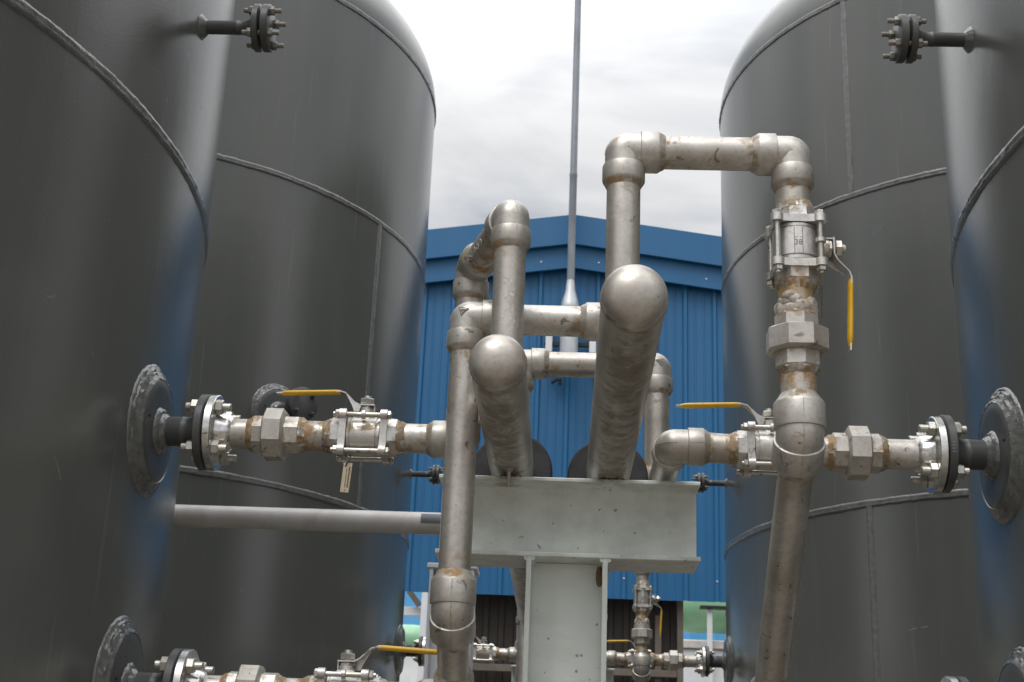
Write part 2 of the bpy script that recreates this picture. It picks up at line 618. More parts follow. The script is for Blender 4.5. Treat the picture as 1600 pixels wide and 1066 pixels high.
def hexnut(mb, o, d, t0, t1, rc, rot=0.0, seg=6, rust=0.05, ch=0.004, inner=None):
    """six-sided nut with turned (chamfered) ends"""
    ri = rc * 0.94
    mb.lathe(o, d, [(t0, ri * 0.97, rust + 0.3), (t0 + ch * 0.7, rc, rust), (t1 - ch * 0.7, rc, rust), (t1, ri * 0.97, rust + 0.3)], seg, rot)
    return mb


def bolt_mb(o, d, t0, t1, n0, n1, rb=0.0075, rn=0.0135, hn=0.013):
    """stud along d with nuts whose inner faces sit at n0 (facing -) and n1 (facing +)"""
    mb = MB()
    mb.lathe(o, d, [(t0, rb * 0.8, 0.35), (t0 + 0.0015, rb, 0.3), (t1 - 0.0015, rb, 0.3), (t1, rb * 0.8, 0.35)], 14)
    ro = random.uniform(0, 1)
    hexnut(mb, o, d, n0 - hn, n0, rn, ro, ch=0.002)
    hexnut(mb, o, d, n1, n1 + hn, rn, ro + 0.4, ch=0.002)
    return mb


# ------------------------------------------------------------------ ground
g = MB()
g.add([(-400, -400, GZ), (400, -400, GZ), (400, 400, GZ), (-400, 400, GZ)], [(0, 1, 2, 3)])
tag(g.build('ground', M['ground'], fix=False), 'bare brownish yard under the tanks', 'ground', kind='structure')


# ------------------------------------------------------------------ tanks
def weld_ring(rad, z, w=0.030, h=0.0056, a0=0, a1=360, n=420):
    """multi-pass weld bead running round the shell"""
    mb = MB()
    prof = [(-0.5, -0.4), (-0.42, 0.55), (-0.2, 0.95), (-0.06, 0.62), (0.1, 1.0), (0.33, 0.8), (0.44, 0.4), (0.5, -0.4)]
    vs, fs = [], []
    closed = (a1 - a0) >= 360
    m_ = len(prof)
    cnt = n if closed else n + 1
    dz = wv = hv = 0
    for i in range(cnt):
        a = R(a0 + (a1 - a0) * i / n)
        dz = dz * 0.8 + random.uniform(-0.0007, 0.0007)
        wv = wv * 0.9 + random.uniform(-0.03, 0.03)
        ww = w * (1 + wv) * random.uniform(0.94, 1.06)
        hv = hv * 0.85 + random.uniform(-0.09, 0.09)
        for (s_, hh) in prof:
            rr = rad + hh * h * (1 + hv) * random.uniform(0.75, 1.25)
            vs.append((rr * math.cos(a), rr * math.sin(a), z + dz + s_ * ww))
    for i in range(n):
        j = (i + 1) % cnt
        for k in range(m_ - 1):
            fs.append((i * m_ + k, j * m_ + k, j * m_ + k + 1, i * m_ + k + 1))
    mb.add(vs, fs)
    return mb


def weld_line(rad, ang, z0, z1, w=0.036, h=0.0065):
    mb = MB()
    n = int((z1 - z0) / 0.012)
    prof = [(-0.5, -0.4), (-0.4, 0.6), (-0.1, 1.0), (0.1, 0.7), (0.35, 0.9), (0.5, -0.4)]
    vs, fs = [], []
    dx = 0
    for i in range(n + 1):
        z = z0 + (z1 - z0) * i / n
        dx = dx * 0.85 + random.uniform(-0.0006, 0.0006)
        for s_, hh in prof:
            a = R(ang) + (dx + s_ * w) / rad
            rr = rad + h * hh * random.uniform(0.82, 1.18)
            vs.append((rr * math.cos(a), rr * math.sin(a), z))
    m_ = len(prof)
    for i in range(n):
        for k in range(m_ - 1):
            fs.append((i * m_ + k, i * m_ + k + 1, (i + 1) * m_ + k + 1, (i + 1) * m_ + k))
    mb.add(vs, fs)
    return mb


SEAMS = (-0.22, 1.303, 2.826)
TOPZ = 3.93


def main_nozzle(T, ang, z, L_f0, L_f1, blind=False, rn=RP, rf=0.0775, padr=0.104):
    """reinforced nozzle: weld-ringed pad on the shell, neck, hub and flange. Distances from the shell along the outward axis."""
    d = Vector((math.cos(R(ang)), math.sin(R(ang)), 0))
    o = d * TR + Vector((0, 0, z))
    pad = MB()
    pad.lathe(o, d, [(-0.004, padr), (0.0185, padr), (0.0200, padr - 0.002), (0.0204, padr - 0.02), (0.0204, 0.07), (0.0204, 0.033)], 64, conform=TR, cap0=False, cap1=False)
    po = pad.build('reinforcing_pad', M['tankfit'], T, 50)
    wb = MB()
    wb.lathe(o, d, [(-0.006, padr + 0.034), (0.002, padr + 0.0315, 0, 0.0016), (0.005, padr + 0.028, 0, 0.0022), (0.0048, padr + 0.025, 0, 0.0022), (0.009, padr + 0.0215, 0, 0.0026),
                    (0.0088, padr + 0.018, 0, 0.0024), (0.0135, padr + 0.014, 0, 0.0026), (0.0134, padr + 0.0105, 0, 0.0024), (0.018, padr + 0.006, 0, 0.002), (0.0202, padr + 0.0015, 0, 0.001), (0.015, padr - 0.003)], 96, conform=TR, cap0=False, cap1=False)
    wb.build('weld_bead', M['weld'], po, 60)
    hole = MB()
    hd = o + d * 0.0200 + Vector((0, 0, 0.0)) + Vector((-d.y, d.x, 0)) * (-0.077 if d.x > 0 else 0.077) + Vector((0, 0, 0.012))
    hole.lathe(hd, d, [(-0.004, 0.0035), (0.0012, 0.0035)], 12)
    hole.build('weep_hole', M['black'], po)
    nz = MB()
    nz.lathe(o, d, [(0.0, rn), (0.064, rn), (0.066, rn + 0.0008), (0.071, rn + 0.0008), (0.073, rn), (L_f0 - 0.026, rn), (L_f0 - 0.02, rn + 0.002), (L_f0 - 0.006, rn + 0.012), (L_f0 - 0.001, rn + 0.016)], 40)
    no = nz.build('nozzle', M['tankfit'], T, 40)
    rw = MB()
    rw.lathe(o, d, [(0.016, rn + 0.02, 0), (0.0225, rn + 0.0165, 0, 0.002), (0.028, rn + 0.0115, 0, 0.0026), (0.0285, rn + 0.0075, 0, 0.0024), (0.034, rn + 0.0045, 0, 0.0016), (0.039, rn - 0.001)], 44, cap0=False, cap1=False)
    rw.build('weld_bead', M['weld'], no, 60)
    fl = MB()
    fl.lathe(o, d, [(L_f0, rf - 0.002), (L_f0 + 0.0015, rf), (L_f1 - 0.0015, rf), (L_f1, rf - 0.002)], 64)
    fl.build('flange', M['tankfit'], no, 40)
    if blind:
        b2 = MB()
        b2.lathe(o, d, [(L_f1 + 0.006, rf - 0.002), (L_f1 + 0.0075, rf), (L_f1 + 0.022, rf), (L_f1 + 0.0235, rf - 0.002)], 64)
        b2.build('blind_flange', M['tankfit'], no, 40)
        for k in range(4):
            a = PI / 4 + PI / 2 * k
            c = o + Vector((-d.y, d.x, 0)) * math.cos(a) * rf * 0.76 + Vector((0, 0, math.sin(a) * rf * 0.76))
            bolt_mb(c, d, L_f0 - 0.02, L_f1 + 0.046, L_f0, L_f1 + 0.0235, 0.0062, 0.0115, 0.011).build('bolt', M['tankfit'], no)
    return no


def vent_nozzle(T, ang, z):
    d = Vector((math.cos(R(ang)), math.sin(R(ang)), 0))
    o = d * TR + Vector((0, 0, z))
    nz = MB()
    nz.lathe(o, d, [(-0.004, 0.0158), (0.078, 0.0158), (0.08, 0.0166), (0.084, 0.0166), (0.086, 0.0158), (0.1, 0.0165), (0.117, 0.0225), (0.122, 0.0235)], 28)
    no = nz.build('nozzle', M['tankfit'], T, 40)
    rw = MB()
    rw.lathe(o, d, [(-0.003, 0.032), (0.003, 0.027, 0, 0.001), (0.010, 0.0195, 0, 0.001), (0.014, 0.0145)], 44, cap0=False, cap1=False)
    rw.build('weld_bead', M['weld'], no, 60)
    rf = 0.0535
    for nm, a, b in (('flange', 0.1225, 0.1365), ('blind_flange', 0.1425, 0.1585)):
        f = MB()
        f.lathe(o, d, [(a, rf - 0.0015), (a + 0.0012, rf), (b - 0.0012, rf), (b, rf - 0.0015)], 56)
        f.build(nm, M['tankfit'], no, 40)
    gk = MB()
    gk.lathe(o, d, [(0.1366, 0.03), (0.1424, 0.03)], 40)
    gk.build('gasket', M['black'], no)
    for k in range(4):
        a = PI / 4 + PI / 2 * k
        c = o + Vector((-d.y, d.x, 0)) * math.cos(a) * 0.0395 + Vector((0, 0, math.sin(a) * 0.0395))
        bolt_mb(c, d, 0.1, 0.185, 0.1225, 0.1585, 0.0055, 0.0105, 0.011).build('bolt', M['darkbolt'], no)
    return no


def tank(label, side, rear):
    x = TXL if side < 0 else TXR
    y, dz = (TY + BAY, DZ) if rear else (TY, 0)
    T = thing('storage_tank', label, 'tank', (x, y, dz), 'dark grey storage tanks in two rows')
    sh = MB()
    zs = [GZ - DZ] + [GZ - DZ + (TOPZ - GZ + DZ) * i / 12 for i in range(1, 13)]
    sh.lathe((0, 0, 0), (0, 0, 1), [(z, TR) for z in zs], 256, cap0=False, cap1=False)
    sh.build('shell', M['tank'], T, 60, fix=False)
    hd = MB()
    pr = []
    for i in range(0, 27):
        a = PI / 2 * i / 26
        pr.append((TOPZ + 0.03 + TR * 0.5 * math.sin(a), max(TR * math.cos(a), 0.01)))
    pr.insert(0, (TOPZ, TR))
    hd.lathe((0, 0, 0), (0, 0, 1), pr, 256, cap0=False, cap1=True)
    hd.build('head', M['tank'], T, 60, fix=False)
    for z in SEAMS + (TOPZ,):
        big = (not rear) and z > 0
        weld_ring(TR, z, w=0.036 if rear else 0.030, h=0.0068 if rear else 0.0056, n=900).build('weld_seam', M['weld'], T, 70)
    angs = {(-1, True): [(-25.2, 1.303, 2.826)], (1, True): [(-135.7, 2.826, TOPZ), (-135.0, -0.22, 1.303)],
            (-1, False): [(-120, 1.303, 2.826)], (1, False): [(-60, -0.22, 1.303)]}[(side, rear)]
    for a, z0, z1 in angs:
        weld_line(TR, a, z0 + 0.01, z1 - 0.01).build('weld_seam', M['weld'], T, 70)
    out = 0 if side < 0 else 180
    for z in (UZ, DNZ):
        no = main_nozzle(T, out, z, 0.106, 0.122)
        if side > 0 and not rear and z == UZ:
            tk = MB()
            for k in range(4):
                tk.box((-TR - 0.1185, -0.0778, z + 0.004 - 0.0065 * k), (-TR - 0.1125, -0.0770, z + 0.0052 - 0.0065 * k), 0.0002)
            tk.build('stamped_mark', M['scuff'], no)
    vent_nozzle(T, out, 1.6565)
    SC = {(-1, False): [[(-7.787, 1.4203), (-6.455, 1.4234), (-5.296, 1.4187)], [(-5.726, 1.4009), (-5.034, 1.3957), (-4.997, 1.3812)], [(-4.794, 1.4087), (-4.047, 1.4026)],
                        [(-5.444, 1.3425), (-5.044, 1.3294)], [(-12.995, 0.5599), (-12.329, 0.5395), (-11.983, 0.5246)], [(-10.689, 0.7774), (-10.38, 0.7705)],
                        [(2.242, 1.4934), (2.786, 1.4906)], [(-17.931, 1.2731), (-17.036, 1.2575)]],
          (1, True): [[(-129.514, 0.7321), (-128.312, 0.741)], [(-127.729, 0.7402), (-126.566, 0.7438)]],
          (1, False): [[(-179.562, 1.6853), (-178.329, 1.6819)], [(179.59, 1.6035), (179.975, 1.5682)]],
          (-1, True): [[(-28.817, 0.527), (-28.137, 0.5232)]]}[(side, rear)]
    for ln in SC:
        sm = MB()
        wd = 0.0006 if not rear else 0.0022
        sm.tube([((TR - wd * 0.3) * math.cos(R(a)), (TR - wd * 0.3) * math.sin(R(a)), z) for a, z in ln], [wd * (0.6 if i in (0, len(ln) - 1) else 1) for i in range(len(ln))], 6)
        sm.build('scratch', M['scuff'], T)
    if side < 0 and rear:
        main_nozzle(T, -45.4, 1.722 - DZ, 0.185, 0.2, True)
    return T


tank('near dark grey tank at left with one thick weld seam', -1, False)
tank('near dark grey tank at right cut off by the photo edge', 1, False)
tank('far dark grey tank at left carrying a blind flange facing us', -1, True)
tank('far dark grey tank at right with a rounded shoulder and vertical weld', 1, True)


# ------------------------------------------------------------------ valve line pieces
def flanged_pipe(label, side, z, L0=None, group='bright flanges bolted to the tank nozzles'):
    """silver flange, hub and pipe stub bolted against the tank flange; side -1 left (runs +X), 1 right (runs -X)"""
    s = -side
    L0 = L0 or (0.0905 if side < 0 else 0.108)
    x0 = (-0.8516 if side < 0 else 0.8647) + s * 0.125
    A = At('flanged_pipe', label, 'pipe flange', (x0, LY, z), group)
    o, d = (x0, LY, z), (s, 0, 0)
    f = MB()
    f.lathe(o, d, [(0, 0.0755, 0.1), (0.0015, 0.0775), (0.0145, 0.0775), (0.016, 0.0755, 0.05), (0.0163, 0.05), (0.0165, 0.046, 0.15, 0.0006), (0.024, 0.0405, 0.1, 0.0008),
                    (0.034, 0.0385, 0.12, 0.001), (0.041, 0.0355, 0.35, 0.0012), (0.046, RP, 0.4)], 64)
    A.part(f, 'flange', M['flange'], angle=30)
    gk = MB()
    gk.lathe(o, d, [(-0.0028, 0.05), (-0.0002, 0.05)], 40)
    A.part(gk, 'gasket', M['black'])
    p_ = MB()
    pipe(p_, Vector(o) + Vector(d) * 0.044, Vector(o) + Vector(d) * L0, w0=False)
    A.part(p_, 'pipe', M['pipe'])
    for k in range(4):
        a = PI / 4 + PI / 2 * k
        c = Vector(o) + Vector((0, math.cos(a) * 0.06, math.sin(a) * 0.06))
        A.part(bolt_mb(c, d, -0.046, 0.047, -0.0192, 0.0162, 0.0082, 0.0155, 0.0145), 'bolt', M['bolt'], angle=25)
    return A.t


def pipe_union(label, o, d, h1, nut0, nut1, h2, nip=0.0, rot=0.0, blob=False, group='hexagonal pipe unions'):
    """h1..nut0 first hexagon, nut0..nut1 big union nut, nut1..h2 second hexagon, then a nipple nip long"""
    A = At('pipe_union', label, 'pipe union', o, group)
    n = MB()
    n.lathe(o, d, [(nut0, 0.044, 0.4), (nut0 + 0.001, 0.0478, 0.1), (nut0 + 0.005, 0.0545, 0.05), (nut1 - 0.005, 0.0545, 0.03), (nut1 - 0.001, 0.0478, 0.1), (nut1, 0.044, 0.4)], 8, rot)
    A.part(n, 'union_nut', M['fitting'], angle=20)
    for a, b in ((h1, nut0 + 0.002), (nut1 - 0.002, h2)):
        h = MB()
        h.lathe(o, d, [(a, 0.036, 0.6), (a + 0.002, 0.0398, 0.4), (b - 0.002, 0.0398, 0.3), (b, 0.037, 0.5)], 8, rot + 0.2)
        e = a if a == h1 else b
        sg = -1 if a == h1 else 1
        h.lathe(Vector(o) + Vector(d).normalized() * e, Vector(d) * sg, [(-0.001, 0.0368, 0.7), (0.003, 0.0358, 1, 0.0022), (0.007, 0.0332, 1, 0.0022), (0.012, RP + 0.0004, 1, 0.0012), (0.014, RP - 0.002, 0.8)], 40)
        A.part(h, 'hexagon_end', M['fitting'], angle=25)
    if nip:
        p_ = MB()
        dd = Vector(d).normalized()
        pipe(p_, Vector(o) + dd * (h2 - 0.003), Vector(o) + dd * (h2 + nip), rustfn=lambda t, n_: 0.42)
        A.part(p_, 'nipple', M['pipe'])
    if blob:
        b = MB()
        dd = Vector(d).normalized()
        c0 = Vector(o) + dd * (h1 - 0.026)
        nseg = 56
        ph = [random.uniform(0, 6.28) for _ in range(8)]
        vs, fs, rs_ = [], [], []
        pr = [(0.0, 0.029), (0.003, 0.0335), (0.007, 0.0355), (0.013, 0.0368), (0.020, 0.0366), (0.027, 0.0345)]
        for i, (t, r) in enumerate(pr):
            for q in range(nseg):
                a = 2 * PI * q / nseg
                lump = 0.0013 * math.sin(5 * a + ph[i]) + 0.0011 * math.sin(11 * a + ph[(i + 3) % 8]) + random.uniform(-0.0007, 0.0007)
                rr = r + lump
                zz = t - (0.0045 * math.sin(2 * a + 2.6) + 0.0022 * math.sin(7 * a + 0.5)) * (1 - t / 0.027)
                vs.append(c0 + dd * zz + Vector((rr * math.cos(a), rr * math.sin(a), 0)))
                rs_.append(max(0, 0.5 + 0.5 * math.sin(3 * a + ph[i])))
        for i in range(len(pr) - 1):
            for q in range(nseg):
                q2 = (q + 1) % nseg
                fs.append((i * nseg + q, i * nseg + q2, (i + 1) * nseg + q2, (i + 1) * nseg + q))
        b.add(vs, fs, rs_)
        for a, dz_, rad_ in ((4.15, -0.004, 0.011), (4.45, 0.003, 0.010), (3.95, 0.006, 0.009), (4.75, 0.010, 0.008), (5.5, 0.004, 0.007), (3.5, 0.002, 0.007)):
            c = c0 + dd * dz_ + Vector((math.cos(a), math.sin(a), 0)) * 0.0285
            prl = []
            for i in range(9):
                th_ = PI * i / 8
                prl.append((-rad_ * math.cos(th_), max(rad_ * math.sin(th_), 0.0004), random.random() * 0.7, rad_ * 0.09 if 0 < i < 8 else 0))
            b.lathe(c, (math.cos(a), math.sin(a), 0), prl, 14, random.random(), sq=1.25)
        A.part(b, 'weld_blob', M['gob'], angle=80)
    return A.t


def ball_valve(label, mw, group='three piece ball valves with yellow grips', stamp=False, dirty=0.35):
    """local frame: run along x, stem up z, handle pointing -x"""
    T = thing('ball_valve', label, 'ball valve', mw=mw, group=group)
    b = MB()
    b.lathe((-0.034, 0, 0), (1, 0, 0), [(0, 0.036, 0.5), (0.001, 0.0395, 0.4), (0.006, 0.0395, 0.2), (0.0068, 0.0378, 0.3), (0.0085, 0.0378, 0.25), (0.0093, 0.0405, 0.05), (0.034, 0.0408, 0.02),
                                        (0.0587, 0.0405, 0.05), (0.0595, 0.0378, 0.25), (0.0612, 0.0378, 0.3), (0.062, 0.0395, 0.2), (0.067, 0.0395, 0.4), (0.068, 0.036, 0.5)], 48,
            rustfn=lambda t, n_: dirty * max(0, 0.35 - abs(n_.z - 0.3)) * 3.4)
    # stem tower
    b.lathe((0, 0, 0.03), (0, 0, 1), [(0, 0.021, 0.1), (0.012, 0.020, 0.1), (0.016, 0.0165, 0.15), (0.026, 0.0165, 0.1)], 28)
    b.box((-0.019, -0.019, 0.039), (0.019, 0.019, 0.047), 0.003, 0.1)
    bo = b.build('body', M['valve'], T, 30)
    if stamp:
        e = MB()
        for y in (-0.0085, 0.006):
            e.box((-0.024, y - 0.0005, -0.0004), (0.024, y + 0.0005, 0.0004), 0, 0)
        e.box((0.004, -0.0085, -0.0004), (0.0052, 0.006, 0.0004), 0, 0)
        # wrap on the front of the body (world -Y is local +y here)
        e2 = MB()
        e2.add([(p.x, math.sqrt(0.0409 ** 2 - p.y ** 2) + p.z, p.y) for p in e.v], e.f)
        e2.build('scribed_line', M['engrave'], bo)
        cu_ = bpy.data.curves.new('stamped_number', 'FONT')
        cu_.body = '38'
        cu_.size = 0.0145
        cu_.extrude = 0.0003
        cu_.align_x = 'CENTER'
        cu_.align_y = 'CENTER'
        tmp = bpy.data.objects.new('stamped_number', cu_)
        col.objects.link(tmp)
        dg = bpy.context.evaluated_depsgraph_get()
        me = bpy.data.meshes.new_from_object(tmp.evaluated_get(dg))
        bpy.data.objects.remove(tmp)
        # text x -> stem direction (local z), text y -> run (local x), out -> local y
        for v in me.vertices:
            tx, ty, tz = v.co.x, v.co.y, v.co.z
            zz = tx - 0.0015
            v.co = (ty - 0.005, math.sqrt(0.0409 ** 2 - zz * zz) + tz, zz)
        me.materials.clear()
        me.materials.append(M['engrave'])
        so = bpy.data.objects.new('stamped_number', me)
        col.objects.link(so)
        so.parent = bo
    for s in (-1, 1):
        c = MB()
        # ear plate: waisted square with four rounded ears
        poly = []
        for q in range(4):
            a0 = PI / 4 + q * PI / 2
            ex, ey = 0.0372 * math.sqrt(2) * math.cos(a0), 0.0372 * math.sqrt(2) * math.sin(a0)
            for i in range(9):
                a = a0 - 1.9 + 3.8 * i / 8
                poly.append((ex + 0.0115 * math.cos(a), ey + 0.0115 * math.sin(a)))
            am = a0 + PI / 4
            for da in (-0.25, 0, 0.25):
                poly.append((0.0415 * math.cos(am + da), 0.0415 * math.sin(am + da)))
        xs = (0.0345, 0.0485) if s > 0 else (-0.0485, -0.0345)
        c.prism(poly, (xs[0], 0, 0), (0, 1, 0), (0, 0, 1), (1, 0, 0), xs[1] - xs[0], 0.12)
        c.lathe((0, 0, 0), (s, 0, 0), [(0.048, 0.040, 0.4), (0.0495, 0.0395, 0.3), (0.066, 0.0385, 0.35), (0.068, 0.036, 0.6)], 8, 0.39)
        c.lathe((0, 0, 0), (s, 0, 0), [(0.066, 0.0358, 0.8), (0.071, 0.0350, 1, 0.0022), (0.076, 0.0330, 1, 0.0022), (0.083, RP + 0.0004, 1, 0.001), (0.085, RP - 0.002, 0.8)], 40)
        c.build('end_cap', M['valve'], T, 28)
    for sy in (-1, 1):
        for sz in (-1, 1):
            c = MB()
            o = (0, sy * 0.0372, sz * 0.0372)
            c.lathe(o, (1, 0, 0), [(-0.062, 0.0042, 0.3), (-0.061, 0.005, 0.3), (0.056, 0.005, 0.2), (0.057, 0.0042, 0.3)], 14)
            hexnut(c, o, (1, 0, 0), -0.0572, -0.0488, 0.0092, random.random(), ch=0.0015)
            hexnut(c, o, (1, 0, 0), 0.0488, 0.0555, 0.0092, random.random(), ch=0.0015)
            c.build('bolt', M['bolt'], T, 25)
    # little lug that stops the handle
    for sy in (-1, 1):
        lg = MB()
        lg.lathe((0, sy * 0.0372, 0.0372), (1, 0, 0), [(-0.004, 0.0075), (-0.0035, 0.009), (0.0035, 0.009), (0.004, 0.0075)], 18)
        lg.build('stop_lug', M['valve'], T)
    st = MB()
    st.lathe((0, 0, 0.05), (0, 0, 1), [(0, 0.011, 0.5), (0.004, 0.011, 0.5), (0.0045, 0.0085, 0.6), (0.03, 0.0085, 0.5), (0.036, 0.008, 0.4), (0.0365, 0.006, 0.4)], 18)
    hexnut(st, (0, 0, 0), (0, 0, 1), 0.056, 0.062, 0.0155, 0.3, rust=0.5, ch=0.0015)
    hexnut(st, (0, 0, 0), (0, 0, 1), 0.0685, 0.080, 0.0155, 0.1, rust=0.3, ch=0.002)
    st.build('stem', M['bolt'], T, 25)
    h = MB()
    th = 0.0026
    path = [(0.017, 0.0645), (-0.014, 0.0645), (-0.024, 0.070), (-0.045, 0.0905), (-0.055, 0.094), (-0.188, 0.0875)]
    hw = [0.0155, 0.0155, 0.013, 0.0105, 0.0085, 0.0068]
    vs, fs = [], []
    for (x, z), hh in zip(path, hw):
        vs += [(x, -hh, z - th / 2), (x, hh, z - th / 2), (x, hh, z + th / 2), (x, -hh, z + th / 2)]
    for i in range(len(path) - 1):
        for k in range(4):
            k2 = (k + 1) % 4
            fs.append((i * 4 + k, i * 4 + k2, i * 4 + 4 + k2, i * 4 + 4 + k))
    fs += [(3, 2, 1, 0), tuple(len(vs) - 4 + k for k in range(4))]
    h.add(vs, fs, [0.15] * len(vs))
    # turned down side flanges and stop tab of the pressed lever
    h.prism([(-0.010, 0.0640), (-0.028, 0.0715), (-0.043, 0.0870), (-0.030, 0.0640), (-0.024, 0.050), (-0.014, 0.050)], (0, -0.0150, 0), (1, 0, 0), (0, 0, 1), (0, 1, 0), 0.0022, 0.15)
    h.box((0.0150, -0.010, 0.047), (0.0176, 0.010, 0.0652), 0.0006, 0.15)
    ho = h.build('handle', M['valve'], T, 30)
    gp = MB()
    pts, rr = [], []
    for i in range(13):
        u = i / 12
        pts.append((-0.057 - 0.124 * u, 0, 0.0938 - 0.0059 * u))
        rr.append(0.0049 * (0.86 if i == 0 else 1.0 + 0.12 * u if i < 11 else (0.98 if i == 11 else 0.62)))
    gp.tube(pts, rr, 20, sx=1.8, ref=(0, 1, 0))
    gp.build('grip', M['grip'], ho, 50)
    return T


def MW(o, ex, ey, ez):
    ex, ey, ez = Vector(ex), Vector(ey), Vector(ez)
    return Matrix(((ex.x, ey.x, ez.x, o[0]), (ex.y, ey.y, ez.y, o[1]), (ex.z, ey.z, ez.z, o[2]), (0, 0, 0, 1)))


X, Y, Z = Vector((1, 0, 0)), Vector((0, 1, 0)), Vector((0, 0, 1))


def mark_triangle(A, c, s=0.009, flip=1, nrm=-0.0347):
    """raised foundry triangle with a smaller one inside, on the front of an elbow"""
    mb = MB()
    for sc_ in (1.0, 0.5):
        P = [(-0.95 * s * sc_ * flip, 0.75 * s * sc_), (1.05 * s * sc_ * flip, 0.55 * s * sc_), (-0.45 * s * sc_ * flip, -0.95 * s * sc_)]
        for i in range(3):
            a, b = P[i], P[(i + 1) % 3]
            mb.tube([(c[0] + a[0], c[1] + nrm + 0.0006, c[2] + a[1]), (c[0] + b[0], c[1] + nrm + 0.0006, c[2] + b[1])], 0.0009, 8)
    A.part(mb, 'cast_mark', M['engrave'])


def run_left_upper(label):
    """valve line -> elbow up -> elbow back to camera -> elbow down into the left header"""
    x1, y1, zt = -0.211, LY, 1.083
    x2, y2 = -0.118, 2.4213
    A = At('bent_pipe', label, 'pipe', (x1, y1, UZ), 'bent pipes joining valves and headers')
    p_ = MB()
    pipe(p_, (-0.337, LY, UZ), (x1 - 0.06, LY, UZ), rustfn=lambda t, n: 0.12)
    A.part(p_, 'pipe', M['pipe'])
    e = MB()
    elbow(e, (x1, y1, UZ), -X, Z)
    A.part(e, 'elbow', M['fitting'])
    p_ = MB()
    pipe(p_, (x1, y1, UZ + 0.06), (x1, y1, zt - 0.06))
    A.part(p_, 'pipe', M['pipe'])
    d = Vector((x2 - x1, y2 - y1, 0)).normalized()
    e = MB()
    elbow(e, (x1, y1, zt), -Z, d)
    A.part(e, 'elbow', M['fitting'])
    p_ = MB()
    a, b = Vector((x1, y1, zt)), Vector((x2, y2, zt))
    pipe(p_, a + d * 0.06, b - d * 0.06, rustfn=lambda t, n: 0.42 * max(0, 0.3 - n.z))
    po = A.part(p_, 'pipe', M['pipe'])
    # faint chalk scrawl on the side of the sloping pipe
    ch = MB()
    side = Vector((-d.y, d.x, 0))
    if side.x > 0:
        side = -side
    random.seed(3)
    for gi in range(5):
        u0_ = 0.085 + gi * 0.022
        pts = []
        for i in range(9):
            a_ = 5.4 * i / 8 + gi
            uu = u0_ + 0.007 * math.cos(a_) * random.uniform(0.6, 1)
            ang_ = -0.35 + 0.20 * math.sin(a_) * random.uniform(0.6, 1)
            pts.append(a + d * uu + (side * math.cos(ang_) + Z * math.sin(ang_)) * (RP + 0.0004))
        ch.tube(pts, 0.0008, 6)
    A.part(ch, 'chalk_mark', M['chalk'], po)
    e = MB()
    elbow(e, (x2, y2, zt), -d, -Z)
    A.part(e, 'elbow', M['fitting'])
    p_ = MB()
    pipe(p_, (x2, y2, zt - 0.06), (x2, y2, HLZ + RH - 0.004))
    A.part(p_, 'pipe', M['pipe'])
    # splash of dried drips
    dr = MB()
    random.seed(11)
    for k in range(20):
        aa = -PI / 2 + random.gauss(0.1, 0.3)
        zz = zt - 0.135 - random.random() ** 1.4 * 0.09
        c = Vector((x2 + RP * math.cos(aa), y2 + RP * math.sin(aa), zz))
        dr.lathe(c, (math.cos(aa), math.sin(aa), 0), [(-0.0006, 0.003), (0.0003, 0.0026 + random.random() * 0.0022, 0, 0.0009), (0.0006, 0.0006)], 9, random.random(), sq=random.uniform(0.3, 0.7))
    A.part(dr, 'dried_splash', M['chalk'], po, angle=60)
    return A.t


def run_left_lower(label):
    """lower valve -> elbow -> 45 degree leg -> riser -> elbow -> cross pipe -> elbow down into the right header"""
    xr, yr, zt, zb = -0.2027, 2.545, 0.9165, 0.347
    A = At('bent_pipe', label, 'pipe', (xr, LY, DNZ), 'bent pipes joining valves and headers')
    p_ = MB()
    pipe(p_, (-0.337, LY, DNZ), (xr - 0.06, LY, DNZ))
    A.part(p_, 'pipe', M['pipe'])
    leg = Vector((0, LY - yr, DNZ - zb)).normalized()
    e = MB()
    elbow(e, (xr, LY, DNZ), -X, -leg)
    A.part(e, 'elbow', M['fitting'])
    p_ = MB()
    pipe(p_, Vector((xr, LY, DNZ)) - leg * 0.05, Vector((xr, yr, zb)) + leg * 0.03)
    A.part(p_, 'pipe', M['pipe'])
    e = MB()
    elbow(e, (xr, yr, zb), Z, leg, A=0.066, k=0.0115, rs=0.0425, rb=0.0392, ch=0.012, ks=0.0115)
    A.part(e, 'elbow', M['fitting'])
    p_ = MB()
    pipe(p_, (xr, yr, zb + 0.06), (xr, yr, zt - 0.06))
    A.part(p_, 'pipe', M['pipe'])
    e = MB()
    elbow(e, (xr, yr, zt), -Z, X)
    eo = A.part(e, 'elbow', M['fitting'])
    mark_triangle(A, (xr - 0.006, yr, zt + 0.004), 0.0095)
    p_ = MB()
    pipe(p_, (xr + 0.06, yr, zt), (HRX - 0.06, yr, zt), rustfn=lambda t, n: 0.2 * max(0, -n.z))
    A.part(p_, 'pipe', M['pipe'])
    e = MB()
    elbow(e, (HRX, yr, zt), -X, -Z)
    A.part(e, 'elbow', M['fitting'])
    p_ = MB()
    pipe(p_, (HRX, yr, zt - 0.06), (HRX, yr, HRZ + RH - 0.004))
    A.part(p_, 'pipe', M['pipe'])
    return A.t


